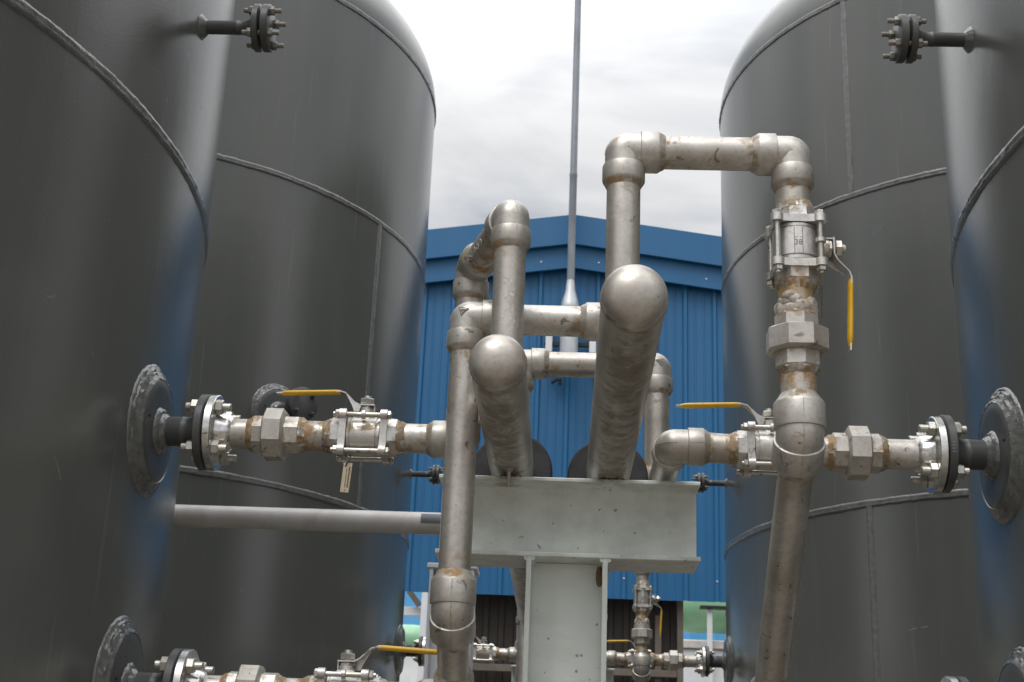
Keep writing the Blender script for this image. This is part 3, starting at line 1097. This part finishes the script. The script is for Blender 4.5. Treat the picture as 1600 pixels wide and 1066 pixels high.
def run_right_upper(label):
    x1, y2, zt = 0.211, 3.18, 1.0335
    A = At('bent_pipe', label, 'pipe', (x1, LY, UZ), 'bent pipes joining valves and headers')
    p_ = MB()
    pipe(p_, (0.335, LY, UZ - 0.003), (x1 + 0.06, LY, UZ), rustfn=lambda t, n: 0.12)
    A.part(p_, 'pipe', M['pipe'])
    e = MB()
    elbow(e, (x1, LY, UZ), X, Y)
    A.part(e, 'elbow', M['fitting'])
    p_ = MB()
    pipe(p_, (x1, LY + 0.06, UZ), (x1, y2 - 0.06, UZ))
    A.part(p_, 'pipe', M['pipe'])
    e = MB()
    elbow(e, (x1, y2, UZ), -Y, Z)
    A.part(e, 'elbow', M['fitting'])
    p_ = MB()
    pipe(p_, (x1, y2, UZ + 0.06), (x1, y2, zt - 0.06))
    A.part(p_, 'pipe', M['pipe'])
    e = MB()
    elbow(e, (x1, y2, zt), -Z, -X)
    A.part(e, 'elbow', M['fitting'])
    mark_triangle(A, (x1 + 0.004, y2, zt + 0.002), 0.0095, -1)
    p_ = MB()
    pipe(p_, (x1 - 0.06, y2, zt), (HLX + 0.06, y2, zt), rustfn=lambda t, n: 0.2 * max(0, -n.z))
    A.part(p_, 'pipe', M['pipe'])
    e = MB()
    elbow(e, (HLX, y2, zt), X, -Z)
    A.part(e, 'elbow', M['fitting'])
    p_ = MB()
    pipe(p_, (HLX, y2, zt - 0.06), (HLX, y2, HLZ + RH - 0.004))
    A.part(p_, 'pipe', M['pipe'])
    return A.t


RX, RY = 0.3895, 2.2535      # right riser


def run_right_lower(label):
    zb = 0.618
    A = At('bent_pipe', label, 'pipe', (RX, LY, DNZ), 'bent pipes joining valves and headers')
    p_ = MB()
    pipe(p_, (0.634, LY, DNZ), (RX + 0.06, LY, DNZ))
    A.part(p_, 'pipe', M['pipe'])
    leg = Vector((0, LY - RY, DNZ - zb)).normalized()
    e = MB()
    elbow(e, (RX, LY, DNZ), X, -leg)
    A.part(e, 'elbow', M['fitting'])
    p_ = MB()
    pipe(p_, Vector((RX, LY, DNZ)) - leg * 0.06, Vector((RX, RY, zb)) + leg * 0.05, rustfn=lambda t, n: 0.13)
    A.part(p_, 'pipe', M['pipe'])
    e = MB()
    elbow(e, (RX, RY, zb), Z, leg, A=0.066, k=0.0115, rs=0.0435, rb=0.0402, ch=0.012, ks=0.0115)
    A.part(e, 'elbow', M['fitting'])
    p_ = MB()
    pipe(p_, (RX, RY, zb + 0.06), (RX, RY, 0.731), rustfn=lambda t, n: 0.3)
    A.part(p_, 'pipe', M['pipe'])
    return A.t


def run_right_loop(label):
    zt = 1.140
    A = At('bent_pipe', label, 'pipe', (RX, RY, 1.03), 'bent pipes joining valves and headers')
    p_ = MB()
    pipe(p_, (RX, RY, 1.032), (RX, RY, zt - 0.06))
    A.part(p_, 'pipe', M['pipe'])
    e = MB()
    elbow(e, (RX, RY, zt), -Z, -X)
    A.part(e, 'elbow', M['fitting'])
    p_ = MB()
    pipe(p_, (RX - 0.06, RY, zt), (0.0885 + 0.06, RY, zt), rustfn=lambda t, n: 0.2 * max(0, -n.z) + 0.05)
    A.part(p_, 'pipe', M['pipe'])
    e = MB()
    elbow(e, (0.0885, RY, zt), X, -Z)
    A.part(e, 'elbow', M['fitting'])
    p_ = MB()
    pipe(p_, (0.0885, RY, zt - 0.06), (0.0885, RY, HRZ + RH - 0.004))
    A.part(p_, 'pipe', M['pipe'])
    return A.t


front, rear_labels = [], []


def both(o, rear_label):
    front.append((o, rear_label))
    return o


VL = MW((-0.411, LY, UZ), X, Y, Z)
VLD = MW((-0.405, LY, DNZ), X, Y, Z)
VR = MW((0.4055, LY, UZ - 0.003), X, Y, Z)
VV = MW((RX + 0.002, RY, 0.9585), Z, -Y, X)

# left upper line
both(flanged_pipe('silver flange on the upper nozzle of the near left tank', -1, UZ), 'small silver flange on the far left tank beside the white column')
both(pipe_union('hexagonal union right of the upper left silver flange', (-0.63, LY, UZ), X, -0.008, 0.013, 0.058, 0.088, 0.066, 0.42), 'small distant union at the far left tank nozzle')
both(ball_valve('rusty ball valve with a paper tag, yellow lever toward left tank', VL, dirty=0.9), 'small distant ball valve just left of the pale post')
both(run_left_upper('pipe rising behind the left riser and sloping over to the smaller header'), 'far pipe rising close to the left edge of the pale post')
# left lower line
flanged_pipe('silver flange at the bottom left corner of the photo', -1, DNZ)
pipe_union('hexagonal union half cut by the bottom edge, beside lower left flange', (-0.63, LY, DNZ), X, -0.008, 0.013, 0.058, 0.088, 0.066, 0.42)
ball_valve('lowest ball valve at the bottom edge, yellow lever pointing right', MW((-0.412, LY, DNZ), -X, -Y, Z))
both(run_left_lower('tall left riser bending over at a triangle marked elbow'), 'far riser crossing behind the pale post at left')
# right upper line
both(flanged_pipe('silver flange on the upper nozzle of the near right tank', 1, UZ - 0.003), 'small silver flange in front of the far right tank')
both(pipe_union('hexagonal union left of the upper right silver flange', (0.62, LY, UZ - 0.003), -X, -0.004, 0.018, 0.065, 0.091, 0.045, 0.42), 'small distant union left of the far right silver flange')
both(ball_valve('ball valve partly hidden behind the right riser, yellow lever level', VR), 'distant ball valve behind the small right riser, lever level')
both(run_right_upper('pipe passing behind both headers to a triangle marked right elbow'), 'far cross pipe hidden mostly by the pale beam')
# right lower line
flanged_pipe('silver flange just entering at the bottom right edge', 1, DNZ)
both(run_right_lower('slanting pipe under the right riser, leaning away from us'), 'small far pipe slanting below the distant riser')
both(pipe_union('large vertical union on the right riser below the upright valve', (RX, RY, 0.8325), -Z, 0.003, 0.025, 0.071, 0.098, 0.0, 0.42, True), 'small far union on the distant riser under the beam')
both(ball_valve('upright ball valve stamped 38, yellow lever hanging down', VV, stamp=True, dirty=0.16), 'small distant upright valve under the beam, yellow lever hanging')
nipple_mb = MB()
pipe(nipple_mb, (RX, RY, 0.838), (RX, RY, 0.882), rustfn=lambda t, n: 0.8)
both(tag(nipple_mb.build('pipe_nipple', M['amber'], origin=(RX, RY, 0.86)), 'short rust stained nipple between upright valve and union', 'pipe'), 'tiny far nipple between distant upright valve and union')
both(run_right_loop('pipe loop from the upright valve over to the larger header'), 'far loop of pipe hidden behind the pale beam')


# ------------------------------------------------------------------ headers
def header(label, x, z, y0, drain=False):
    A = At('header_pipe', label, 'header pipe', (x, y0, z), 'long header pipes on the pale beam')

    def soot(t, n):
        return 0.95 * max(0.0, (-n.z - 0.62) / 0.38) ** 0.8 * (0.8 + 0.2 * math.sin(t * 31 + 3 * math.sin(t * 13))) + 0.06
    b = MB()
    pr = [(0.012, RH, 0.25), (0.02, RH, 0.05)]
    n = 260
    L = 8.6 - y0
    for i in range(1, n + 1):
        t = 0.02 + (L - 0.02) * (i / n) ** 1.7
        pr.append((t, RH, random.uniform(0, 0.05)))
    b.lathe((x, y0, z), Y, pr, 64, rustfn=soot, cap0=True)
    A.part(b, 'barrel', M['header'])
    c = MB()
    pr = []
    for i in range(15):
        a = PI / 2 * (1 - i / 14)
        pr.append((-RH * 0.72 * math.sin(a), max(RH * math.cos(a), 0.0012)))
    pr += [(0.006, RH, 0.1), (0.0085, RH + 0.0003, 0.45), (0.0105, RH + 0.0017, 0.75, 0.0005), (0.0135, RH + 0.0018, 0.6, 0.0006), (0.0165, RH + 0.0011, 0.6, 0.0005), (0.0185, RH, 0.45)]
    c.lathe((x, y0, z), Y, pr, 64, rustfn=lambda t, n: 0.35 * max(0, -n.z - 0.5) if t > -0.02 else 0)
    A.part(c, 'end_cap', M['header'])
    s = MB()
    s.lathe((x, 3.02, z), Y, [(0, RH + 0.001), (0, 0.086), (0.006, 0.0905), (0.1, 0.0905, 0, 0.0006), (0.2, 0.0905, 0, 0.0006), (0.25, 0.0905), (0.25, RH + 0.001)], 72, cap0=False, cap1=False)
    A.part(s, 'insulation_sleeve', M['rubber'])
    if drain:
        d = MB()
        d.lathe((x + 0.002, 2.808, z - RH - 0.036), Z, [(0, 0.0038, 0.5), (0.001, 0.0045, 0.4), (0.04, 0.0045, 0.4)], 16)
        d.lathe((x + 0.002, 2.808, z - RH + 0.0005), Z, [(-0.006, 0.006, 0.6), (0.001, 0.009, 0.6, 0.0006)], 16)
        A.part(d, 'drain_nipple', M['header'])
    return A.t


header('shorter header pipe with rounded end, set back at left', HLX, HLZ, 2.235, True)
header('longer header pipe with rounded end, nearest to us', HRX, HRZ, 1.885)


# ------------------------------------------------------------------ pale beam and post
def support(label):
    A = At('pipe_support', label, 'pipe support', (0.0056, 2.9075, GZ), 'pale steel supports under the headers')
    ya, yb = 2.83, 2.985
    xl, xr_ = -0.2677, 0.279
    z0, z1 = 0.5035, 0.6705
    cb = MB()
    def bar(y0_, y1_, za_, zb_, rust):
        c_ = 0.0016
        poly_ = [(y0_ + c_, za_), (y1_ - c_, za_), (y1_, za_ + c_), (y1_, zb_ - c_), (y1_ - c_, zb_), (y0_ + c_, zb_), (y0_, zb_ - c_), (y0_, za_ + c_)]
        nx_ = 110
        vs_, fs_, rs_ = [], [], []
        for i in range(nx_ + 1):
            xx = xl + (xr_ - xl) * i / nx_
            for a_, b_ in poly_:
                vs_.append((xx, a_, b_))
                rs_.append(rust(xx))
        for i in range(nx_):
            for k in range(8):
                k2 = (k + 1) % 8
                fs_.append((i * 8 + k, i * 8 + k2, i * 8 + 8 + k2, i * 8 + 8 + k))
        fs_ += [tuple(range(8)), tuple(nx_ * 8 + k for k in range(8))]
        cb.add(vs_, fs_, rs_)
    bar(ya, yb, z1 - 0.0088, z1, lambda x_: min(1, 0.32 + 1.3 * math.exp(-((x_ - HLX) / 0.022) ** 2) + 1.3 * math.exp(-((x_ - HRX) / 0.022) ** 2)))
    bar(ya, yb, z0, z0 + 0.0092, lambda x_: 0.3)
    # web with rolled fillets
    yc = 0.5 * (ya + yb)
    hw, fr = 0.0035, 0.011
    poly = []
    zt, zbm = z1 - 0.0085, z0 + 0.0089
    for i in range(7):
        a = PI / 2 * i / 6
        poly.append((-hw - fr + fr * math.sin(a), zbm + fr - fr * math.cos(a)))
    for i in range(7):
        a = PI / 2 * i / 6
        poly.append((-hw - fr + fr * math.cos(a), zt - fr + fr * math.sin(a)))
    poly += [(-a_, b_) for a_, b_ in reversed(poly)]
    nx = 40
    vs, fs, rs = [], [], []
    for i in range(nx + 1):
        xx = xl + 0.0015 + (xr_ - xl - 0.003) * i / nx
        for a_, b_ in poly:
            vs.append((xx, yc + a_, b_))
            rs.append(0.18 if b_ < zbm + 0.012 or b_ > zt - 0.012 else 0.03)
    m_ = len(poly)
    for i in range(nx):
        for k in range(m_):
            k2 = (k + 1) % m_
            fs.append((i * m_ + k, i * m_ + k2, i * m_ + m_ + k2, i * m_ + m_ + k))
    fs += [tuple(range(m_)), tuple(nx * m_ + k for k in range(m_))]
    cb.add(vs, fs, rs)
    A.part(cb, 'crossbeam', M['beam'], angle=40)
    rnd = random.Random(21)
    for hx in (HLX, HRX):
        dt = MB()
        for k in range(26):
            xx = hx + rnd.gauss(0, 0.016)
            rr_ = rnd.uniform(0.0016, 0.0042)
            dt.lathe((xx, ya + rnd.uniform(-0.0015, 0.012), z1 - 0.001), (0, 0, 1), [(0, rr_), (rr_ * 0.5, rr_ * 0.9, 0, rr_ * 0.2), (rr_ * 0.9, rr_ * 0.3)], 7, rnd.random(), sq=0.7)
        A.part(dt, 'dirt', M['mud'], angle=60)
    ps = MB()
    pa, pb = -0.0783, 0.0894
    zt = z0 - 0.0008
    for lo in (pa, pb - 0.0108):
        ps.box((lo, ya + 0.0006, GZ + 0.012), (lo + 0.0108, yb - 0.0006, zt), 0.002, 0.1)
    xc = 0.5 * (pa + pb)
    hwx = (pb - pa) / 2 - 0.0105
    poly = []
    for i in range(7):
        a = PI / 2 * i / 6
        poly.append((-hwx + fr - fr * math.cos(a), -hw - fr + fr * math.sin(a)))
    for i in range(7):
        a = PI / 2 * i / 6
        poly.append((hwx - fr + fr * math.sin(a), -hw - fr + fr * math.cos(a)))
    poly += [(a_, -b_) for a_, b_ in reversed(poly)]
    ps.prism(poly, (xc, yc, GZ + 0.013), X, Y, Z, zt - GZ - 0.0135, 0.05)
    # weld fillets where the post meets the beam
    for lo, s in ((pa, -1), (pa + 0.0108, 1), (pb - 0.0108, -1), (pb, 1)):
        n = 24
        pts = [(lo + s * 0.0005, ya + 0.003 + (yb - ya - 0.006) * i / n, zt - 0.001) for i in range(n + 1)]
        ps.tube(pts, 0.0062, 10, 0.12, jit=0.16)
    # base plate
    ps.box((xc - 0.15, yc - 0.15, GZ), (xc + 0.15, yc + 0.15, GZ + 0.014), 0.002)
    A.part(ps, 'post', M['beam'], angle=40)
    return A.t


both(support('pale green steel T support carrying both headers in front'), 'second pale support far behind, its beam ends just showing')

# copies of the whole front bay for the rear pair of tanks
for o, lab in front:
    c = copy_tree(o)
    c.location = o.location + Vector((0, BAY, DZ))
    c['label'] = lab

# mud nest stuck on the post
ms = MB()
pts = [(0.0735, 2.875, 0.452 + 0.042 * i / 8) for i in range(9)]
ms.tube(pts, [0.003, 0.0055, 0.0068, 0.007, 0.0072, 0.007, 0.0066, 0.0055, 0.003], 14, jit=0.16)
ms.lathe((0.0725, 2.868, 0.488), (-0.3, -1, 0.1), [(-0.004, 0.0035), (0.0006, 0.003)], 10)
tag(ms.build('mud_nest', M['mud'], origin=(0.0735, 2.875, 0.452)), 'small brown mud nest stuck inside the right post flange', 'insect nest')

# paper tag tied under the rusty valve
A = At('valve_tag', 'narrow tan tag with printed lines hanging below rusty ball valve', 'tag', (-0.4365, 2.665, 0.655))
tb = MB()
axx = (X * math.cos(0.25) + Y * math.sin(0.25), Y * math.cos(0.25) - X * math.sin(0.25), Vector((0.06, 0, 1)).normalized(), Vector((-0.4385, 2.664, 0.588)))
tb.box((-0.0085, -0.0006, 0), (0.0085, 0.0006, 0.060), 0.0004, 0, axx)
to = A.part(tb, 'card', M['tag'])
ik = MB()
random.seed(5)
for cx_, n_, h_ in ((-0.001, 12, 0.0022), (0.0042, 14, 0.0042)):
    z_ = 0.010
    for k in range(n_):
        l_ = random.uniform(0.0016, 0.0027)
        ik.box((cx_ - h_ / 2 * random.uniform(0.6, 1), -0.0009, z_), (cx_ + h_ / 2 * random.uniform(0.6, 1), -0.00055, z_ + l_), 0, 0, axx)
        z_ += l_ + 0.001
ik.box((-0.0012, -0.0009, 0.0032), (0.0012, -0.00055, 0.0058), 0, 0, axx)
A.part(ik, 'printed_line', M['ink'], to)
tie = MB()
tie.tube([(-0.4400, 2.6625, 0.640), (-0.437, 2.660, 0.6475), (-0.433, 2.661, 0.652), (-0.431, 2.664, 0.660), (-0.4335, 2.668, 0.6655)], 0.0013, 8)
A.part(tie, 'tie', M['black'])

st_ = MB()
st_.box((-0.0065, -0.0006, 0), (0.0065, 0.0006, 0.062), 0.0003, 0, ((X * 0.5 + Y * 0.86).normalized(), (Y * 0.5 - X * 0.86).normalized(), Vector((0.05, 0.05, 1)).normalized(), Vector((RX + 0.044, RY + 0.012, 0.833))))
st_.tube([(RX + 0.047, RY + 0.0155, 0.892), (RX + 0.046, RY + 0.022, 0.905), (RX + 0.0405, RY + 0.0372, 0.909)], 0.0011, 8)
tag(st_.build('valve_tag', M['darkbolt'], origin=(RX + 0.045, RY + 0.015, 0.86)), 'thin dark grey strip tag hanging beside the rust stained nipple', 'tag')

# ------------------------------------------------------------------ white pipe between the tanks, and its post
A = At('conduit_pipe', 'off-white level pipe with a dark label, behind left tank', 'pipe', (-1.2, 5.0, 0.997))
wp = MB()
wp.lathe((-6.5, 5.0, 0.997), X, [(0, 0.0405), (3, 0.0405), (5.2, 0.0405), (5.9, 0.0405), (6.1, 0.0405)], 40)
A.part(wp, 'pipe', M['pvc'])
lb = MB()
vs, fs = [], []
for i in range(9):
    a = R(-10 + 58 * i / 8)
    for xx in (-0.528, -0.40):
        vs.append((xx, 5.0 - 0.0411 * math.cos(a), 0.997 + 0.0411 * math.sin(a)))
for i in range(8):
    fs.append((2 * i, 2 * i + 1, 2 * i + 3, 2 * i + 2))
lb.add(vs, fs)
A.part(lb, 'label', M['labelgrey'])

A = At('short_post', 'white steel post with a cap plate behind the left riser', 'post', (-0.37, 4.6, GZ))
pm = MB()
pm.box((-0.449, 4.5, 0.752), (-0.285, 4.66, 0.768), 0.002)
A.part(pm, 'cap_plate', M['white'])
pm = MB()
pm.box((-0.440, 4.505, GZ), (-0.428, 4.655, 0.7518), 0.002)
pm.box((-0.306, 4.505, GZ), (-0.294, 4.655, 0.7518), 0.002)
pm.box((-0.4279, 4.576, GZ), (-0.3061, 4.584, 0.7517))
A.part(pm, 'column', M['white'])
# stand that carries the white pipe
A = At('short_post', 'pale post holding up the off-white pipe between the left tanks', 'post', (-1.35, 5.0, GZ))
pm = MB()
pm.box((-1.82, 4.96, GZ), (-1.74, 5.04, 0.94), 0.003)
A.part(pm, 'column', M['white'])
pm = MB()
pm.box((-1.84, 4.94, 0.9405), (-1.72, 5.06, 0.956), 0.003)
A.part(pm, 'cap_plate', M['white'])

# ------------------------------------------------------------------ blue shed
SY = 15.0
A = At('blue_shed', 'blue metal clad gable building behind the tanks', 'building', (0, SY, GZ))
PK, SL = 6.66, 0.138
WX = 9.0
WB = 2.235


def gz(x):
    return PK - SL * abs(x)


cl = MB()
prof = []
P = 0.335
x = -WX - 0.358
rib = [(0.0, 0.0), (0.018, -0.032), (0.052, -0.032), (0.070, 0.0), (0.135, 0.0), (0.142, -0.006), (0.156, -0.006), (0.163, 0.0), (0.235, 0.0), (0.242, -0.006), (0.256, -0.006), (0.263, 0.0)]
n0 = int((-WX + 0.393) / P) - 1
k = n0
while True:
    base = -0.393 + k * P
    if base > WX:
        break
    for a, b in rib:
        prof.append((base + a, b))
    k += 1
vs, fs = [], []
for (xx, yy) in prof:
    vs += [(xx, SY + yy, WB), (xx, SY + yy, gz(xx) - 0.25)]
for i in range(len(prof) - 1):
    fs.append((2 * i, 2 * i + 2, 2 * i + 3, 2 * i + 1))
cl.add(vs, fs)
A.part(cl, 'cladding', M['blue'], angle=20)


def gable_band(z_hi, z_lo, y0_, y1_, name, m):
    """a flashing that follows the gable slope: offsets below the ridge line"""
    mb = MB()
    for s in (-1, 1):
        poly = [(0, -z_hi), (s * (WX + 0.2), -z_hi - SL * (WX + 0.2)), (s * (WX + 0.2), -z_lo - SL * (WX + 0.2)), (0, -z_lo)]
        mb.prism(poly, (0, y0_, PK), X, Z, Y, y1_ - y0_)
    return A.part(mb, name, m)


gable_band(0.0, 0.365, SY - 0.20, SY - 0.155, 'barge_board', M['blue'])
gable_band(0.30, 0.635, SY - 0.125, SY - 0.085, 'fascia_trim', M['blue'])
gable_band(0.02, 0.14, SY - 0.15, SY + 0.9, 'roof', M['blue'])
spots_ = [(xx, SY - 0.125, gz(xx) - 0.53) for xx in (-0.36, 0.31, 1.55, -1.03)]
spots_ += [(-0.358 + k * P, SY - 0.032, zz) for k in range(-8, 9) for zz in (2.45,) if k % 3 == 0]
for q in spots_:
    rv = MB()
    rv.lathe(q, -Y, [(0, 0.012), (0.006, 0.011), (0.009, 0.004)], 10)
    A.part(rv, 'rivet', M['galv'])
# sill girt behind the lower edge, steel columns
gt = MB()
gt.box((-WX, SY + 0.03, WB + 0.02), (WX, SY + 0.13, WB + 0.14), 0.004)
A.part(gt, 'girt', M['white'])
for xx in (-8.9, -3.6, 3.6, 8.9):
    cmn = MB()
    cmn.box((xx - 0.1, SY + 0.14, GZ), (xx + 0.1, SY + 0.34, gz(xx) - 0.2), 0.004)
    A.part(cmn, 'column', M['white'])
# dark brown sheet door
A2 = At('sheet_door', 'dark brown corrugated door under the blue wall', 'door', (0.2, SY + 0.25, GZ))
dr = MB()
xa, xb = -1.12, 1.29
pts = []
xx = xa
while xx < xb - 0.15:
    pts += [(xx, 0.0), (xx + 0.07, 0.0), (xx + 0.085, -0.02), (xx + 0.135, -0.02), (xx + 0.15, 0.0)]
    xx += 0.17
pts.append((xb, 0))
vs, fs = [], []
for a, b in pts:
    vs += [(a, SY + 0.25 + b, GZ), (a, SY + 0.25 + b, 2.6)]
for i in range(len(pts) - 1):
    fs.append((2 * i, 2 * i + 2, 2 * i + 3, 2 * i + 1))
dr.add(vs, fs)
A2.part(dr, 'door_panel', M['brown'], angle=20)
dr = MB()
dr.box((1.235, SY + 0.12, GZ), (1.30, SY + 0.22, 2.60), 0.004)
A2.part(dr, 'door_frame', M['jamb'])
dr = MB()
dr.box((1.0, SY + 0.18, GZ), (1.07, SY + 0.225, 2.1), 0.004)
A2.part(dr, 'stile', M['jamb'])
dr = MB()
dr.box((-1.1, SY + 0.13, 1.44), (1.233, SY + 0.175, 1.515), 0.004)
A2.part(dr, 'rail', M['jamb'])

# mast on the gable
A = At('lightning_mast', 'tall galvanised pole rising in front of the gable peak', 'pole', (-0.012, 14.55, 4.6))
mm = MB()
mm.lathe((-0.012, 14.55, 4.62), Z, [(0, 0.1), (0.70, 0.1), (0.72, 0.1), (0.75, 0.098)], 32)
A.part(mm, 'base_pipe', M['galv'])
mm = MB()
mm.lathe((-0.012, 14.55, 0), Z, [(5.36, 0.1), (5.37, 0.106), (5.41, 0.106), (5.45, 0.099), (5.60, 0.058), (5.73, 0.045)], 32)
A.part(mm, 'reducer', M['galv'])
mm = MB()
mm.lathe((-0.012, 14.55, 5.72), Z, [(0, 0.044), (1.3, 0.043), (1.31, 0.046), (1.34, 0.046), (1.36, 0.041), (6.5, 0.038)], 28)
A.part(mm, 'pole', M['mast'])
mm = MB()
mm.box((-0.29, 14.66, 4.985), (0.29, 14.70, 5.03), 0.003)
A.part(mm, 'bracket_bar', M['black'])
for xx in (-0.275, 0.215):
    mm = MB()
    mm.box((xx, 14.62, 4.90), (xx + 0.075, 14.965, 5.31), 0.004)
    A.part(mm, 'wall_bracket', M['white'])
# cable end with a small black fixing
cb_ = MB()
cb_.tube([(-0.20, 14.93, 4.63), (-0.14, 14.90, 4.66), (-0.10, 14.86, 4.65), (-0.10, 14.88, 4.59)], 0.018, 8)
tag(cb_.build('cable_clip', M['black'], origin=(-0.15, 14.93, 4.63)), 'small black cable clip on the blue wall under the pole', 'cable clip')

# ------------------------------------------------------------------ things beyond the shed
FAR = 1.36          # how much farther out the yard behind the shed lies than first laid down


def spread(mb):
    mb.v = [Vector((x.x * FAR, x.y * FAR, GZ if x.z <= GZ + 1e-3 else x.z * FAR)) for x in mb.v]
    return mb


class AtFar(At):
    def __init__(s, name, label, cat, loc, group=None):
        super().__init__(name, label, cat, (loc[0] * FAR, loc[1] * FAR, loc[2]), group)

    def part(s, mb, name, m, parent=None, angle=35):
        return super().part(spread(mb), name, m, parent, angle)


A = AtFar('air_receiver', 'pale green horizontal vessel seen under the blue wall at right', 'vessel', (2.6, 18.0, GZ))
v_ = MB()
pr = [(0, 0.02), (0.02, 0.14), (0.07, 0.24), (0.15, 0.31), (0.24, 0.335), (2.9, 0.335), (3.0, 0.30), (3.06, 0.2), (3.1, 0.02)]
v_.lathe((1.38, 18.0, 2.62), X, pr, 48)
A.part(v_, 'shell', M['green'])
for xx in (2.1, 3.6):
    v_ = MB()
    v_.box((xx, 17.8, GZ), (xx + 0.12, 18.2, 2.32), 0.004)
    A.part(v_, 'saddle', M['white'])
A = AtFar('air_receiver', 'pale green vessel end seen beside the far left tank', 'vessel', (-2.9, 18.6, GZ))
v_ = MB()
v_.lathe((-1.78, 18.6, 2.13), -X, [(0, 0.02), (0.02, 0.1), (0.06, 0.17), (0.13, 0.2), (0.2, 0.205), (2.4, 0.205), (2.5, 0.1)], 40)
A.part(v_, 'shell', M['green'])
v_ = MB()
v_.box((-2.5, 18.5, GZ), (-2.38, 18.7, 1.95), 0.004)
A.part(v_, 'saddle', M['white'])

A = AtFar('steel_frame', 'white steel frame with crossbar beside the far left tank', 'frame', (-1.7, 17.0, GZ))
fr_ = MB()
fr_.box((-1.735, 16.95, GZ), (-1.665, 17.05, 3.4), 0.003)
A.part(fr_, 'column', M['white'])
fr_ = MB()
fr_.box((-4.2, 17.06, 2.255), (-1.736, 17.14, 2.36), 0.003)
A.part(fr_, 'crossbar', M['white'])
fr_ = MB()
fr_.box((0, -0.03, -0.035), (0.9, 0.03, 0.035), 0.003, 0, (Vector((-0.62, 0, 0.78)), Y, Vector((0.78, 0, 0.62)), Vector((-1.76, 16.99, 2.37))))
A.part(fr_, 'brace', M['jamb'])
A = AtFar('steel_frame', 'white steel frame in front of the green vessel at right', 'frame', (1.9, 17.4, GZ))
fr_ = MB()
fr_.box((1.79, 17.35, GZ), (1.85, 17.42, 2.50), 0.003)
A.part(fr_, 'column', M['white'])
fr_ = MB()
fr_.box((1.70, 17.3, 2.505), (2.6, 17.46, 2.535), 0.002)
A.part(fr_, 'crossbar', M['black'])
A = AtFar('machine_cabinet', 'white machine cabinet under the green vessel at right', 'cabinet', (1.75, 17.6, GZ))
fr_ = MB()
fr_.box((1.45, 17.5, GZ), (2.3, 18.1, 2.02), 0.01)
A.part(fr_, 'body', M['white'])
fr_ = MB()
fr_.box((1.43, 17.46, 2.025), (2.32, 18.12, 2.13), 0.01)
A.part(fr_, 'lid', M['pvc'])
hs = MB()
hs.lathe((2.08, 17.2, 2.42), -Y, [(0, 0.09), (0.12, 0.10), (0.14, 0.09), (0.14, 0.06), (0.06, 0.05)], 24)
hs.box((2.02, 17.05, 2.5), (2.35, 17.2, 2.56), 0.01)
tag(spread(hs).build('fan_housing', M['red'], origin=(2.1 * FAR, 17.2 * FAR, 2.4 * FAR)), 'dark red round housing just left of the far right tank', 'machine part')
pn = MB()
pn.box((0, 0, 0), (0.30, 0.02, 0.42), 0.003, 0, (X, Y, Z, Vector((1.72, 18.9, 1.98))))
pn.box((0.32, 0, -1.0), (1.2, 0.02, 0.8), 0.003, 0, (X, Y, Z, Vector((1.72, 18.9, 1.98))))
tag(spread(pn).build('sheet_panel', M['skyblue'], origin=(1.9 * FAR, 18.9 * FAR, 2.0 * FAR)), 'light blue sheet panel behind the white cabinet at right', 'panel')
A = AtFar('boundary_wall', 'long pale wall with a blue band far behind the shed', 'wall', (0, 23, GZ))
bw = MB()
bw.box((-14, 23, GZ), (14, 23.2, 2.55), 0.01)
A.part(bw, 'wall', M['white'])
bw = MB()
bw.box((-14, 22.9, 2.56), (14, 23.2, 4.2), 0.01)
A.part(bw, 'band', M['skyblue'])
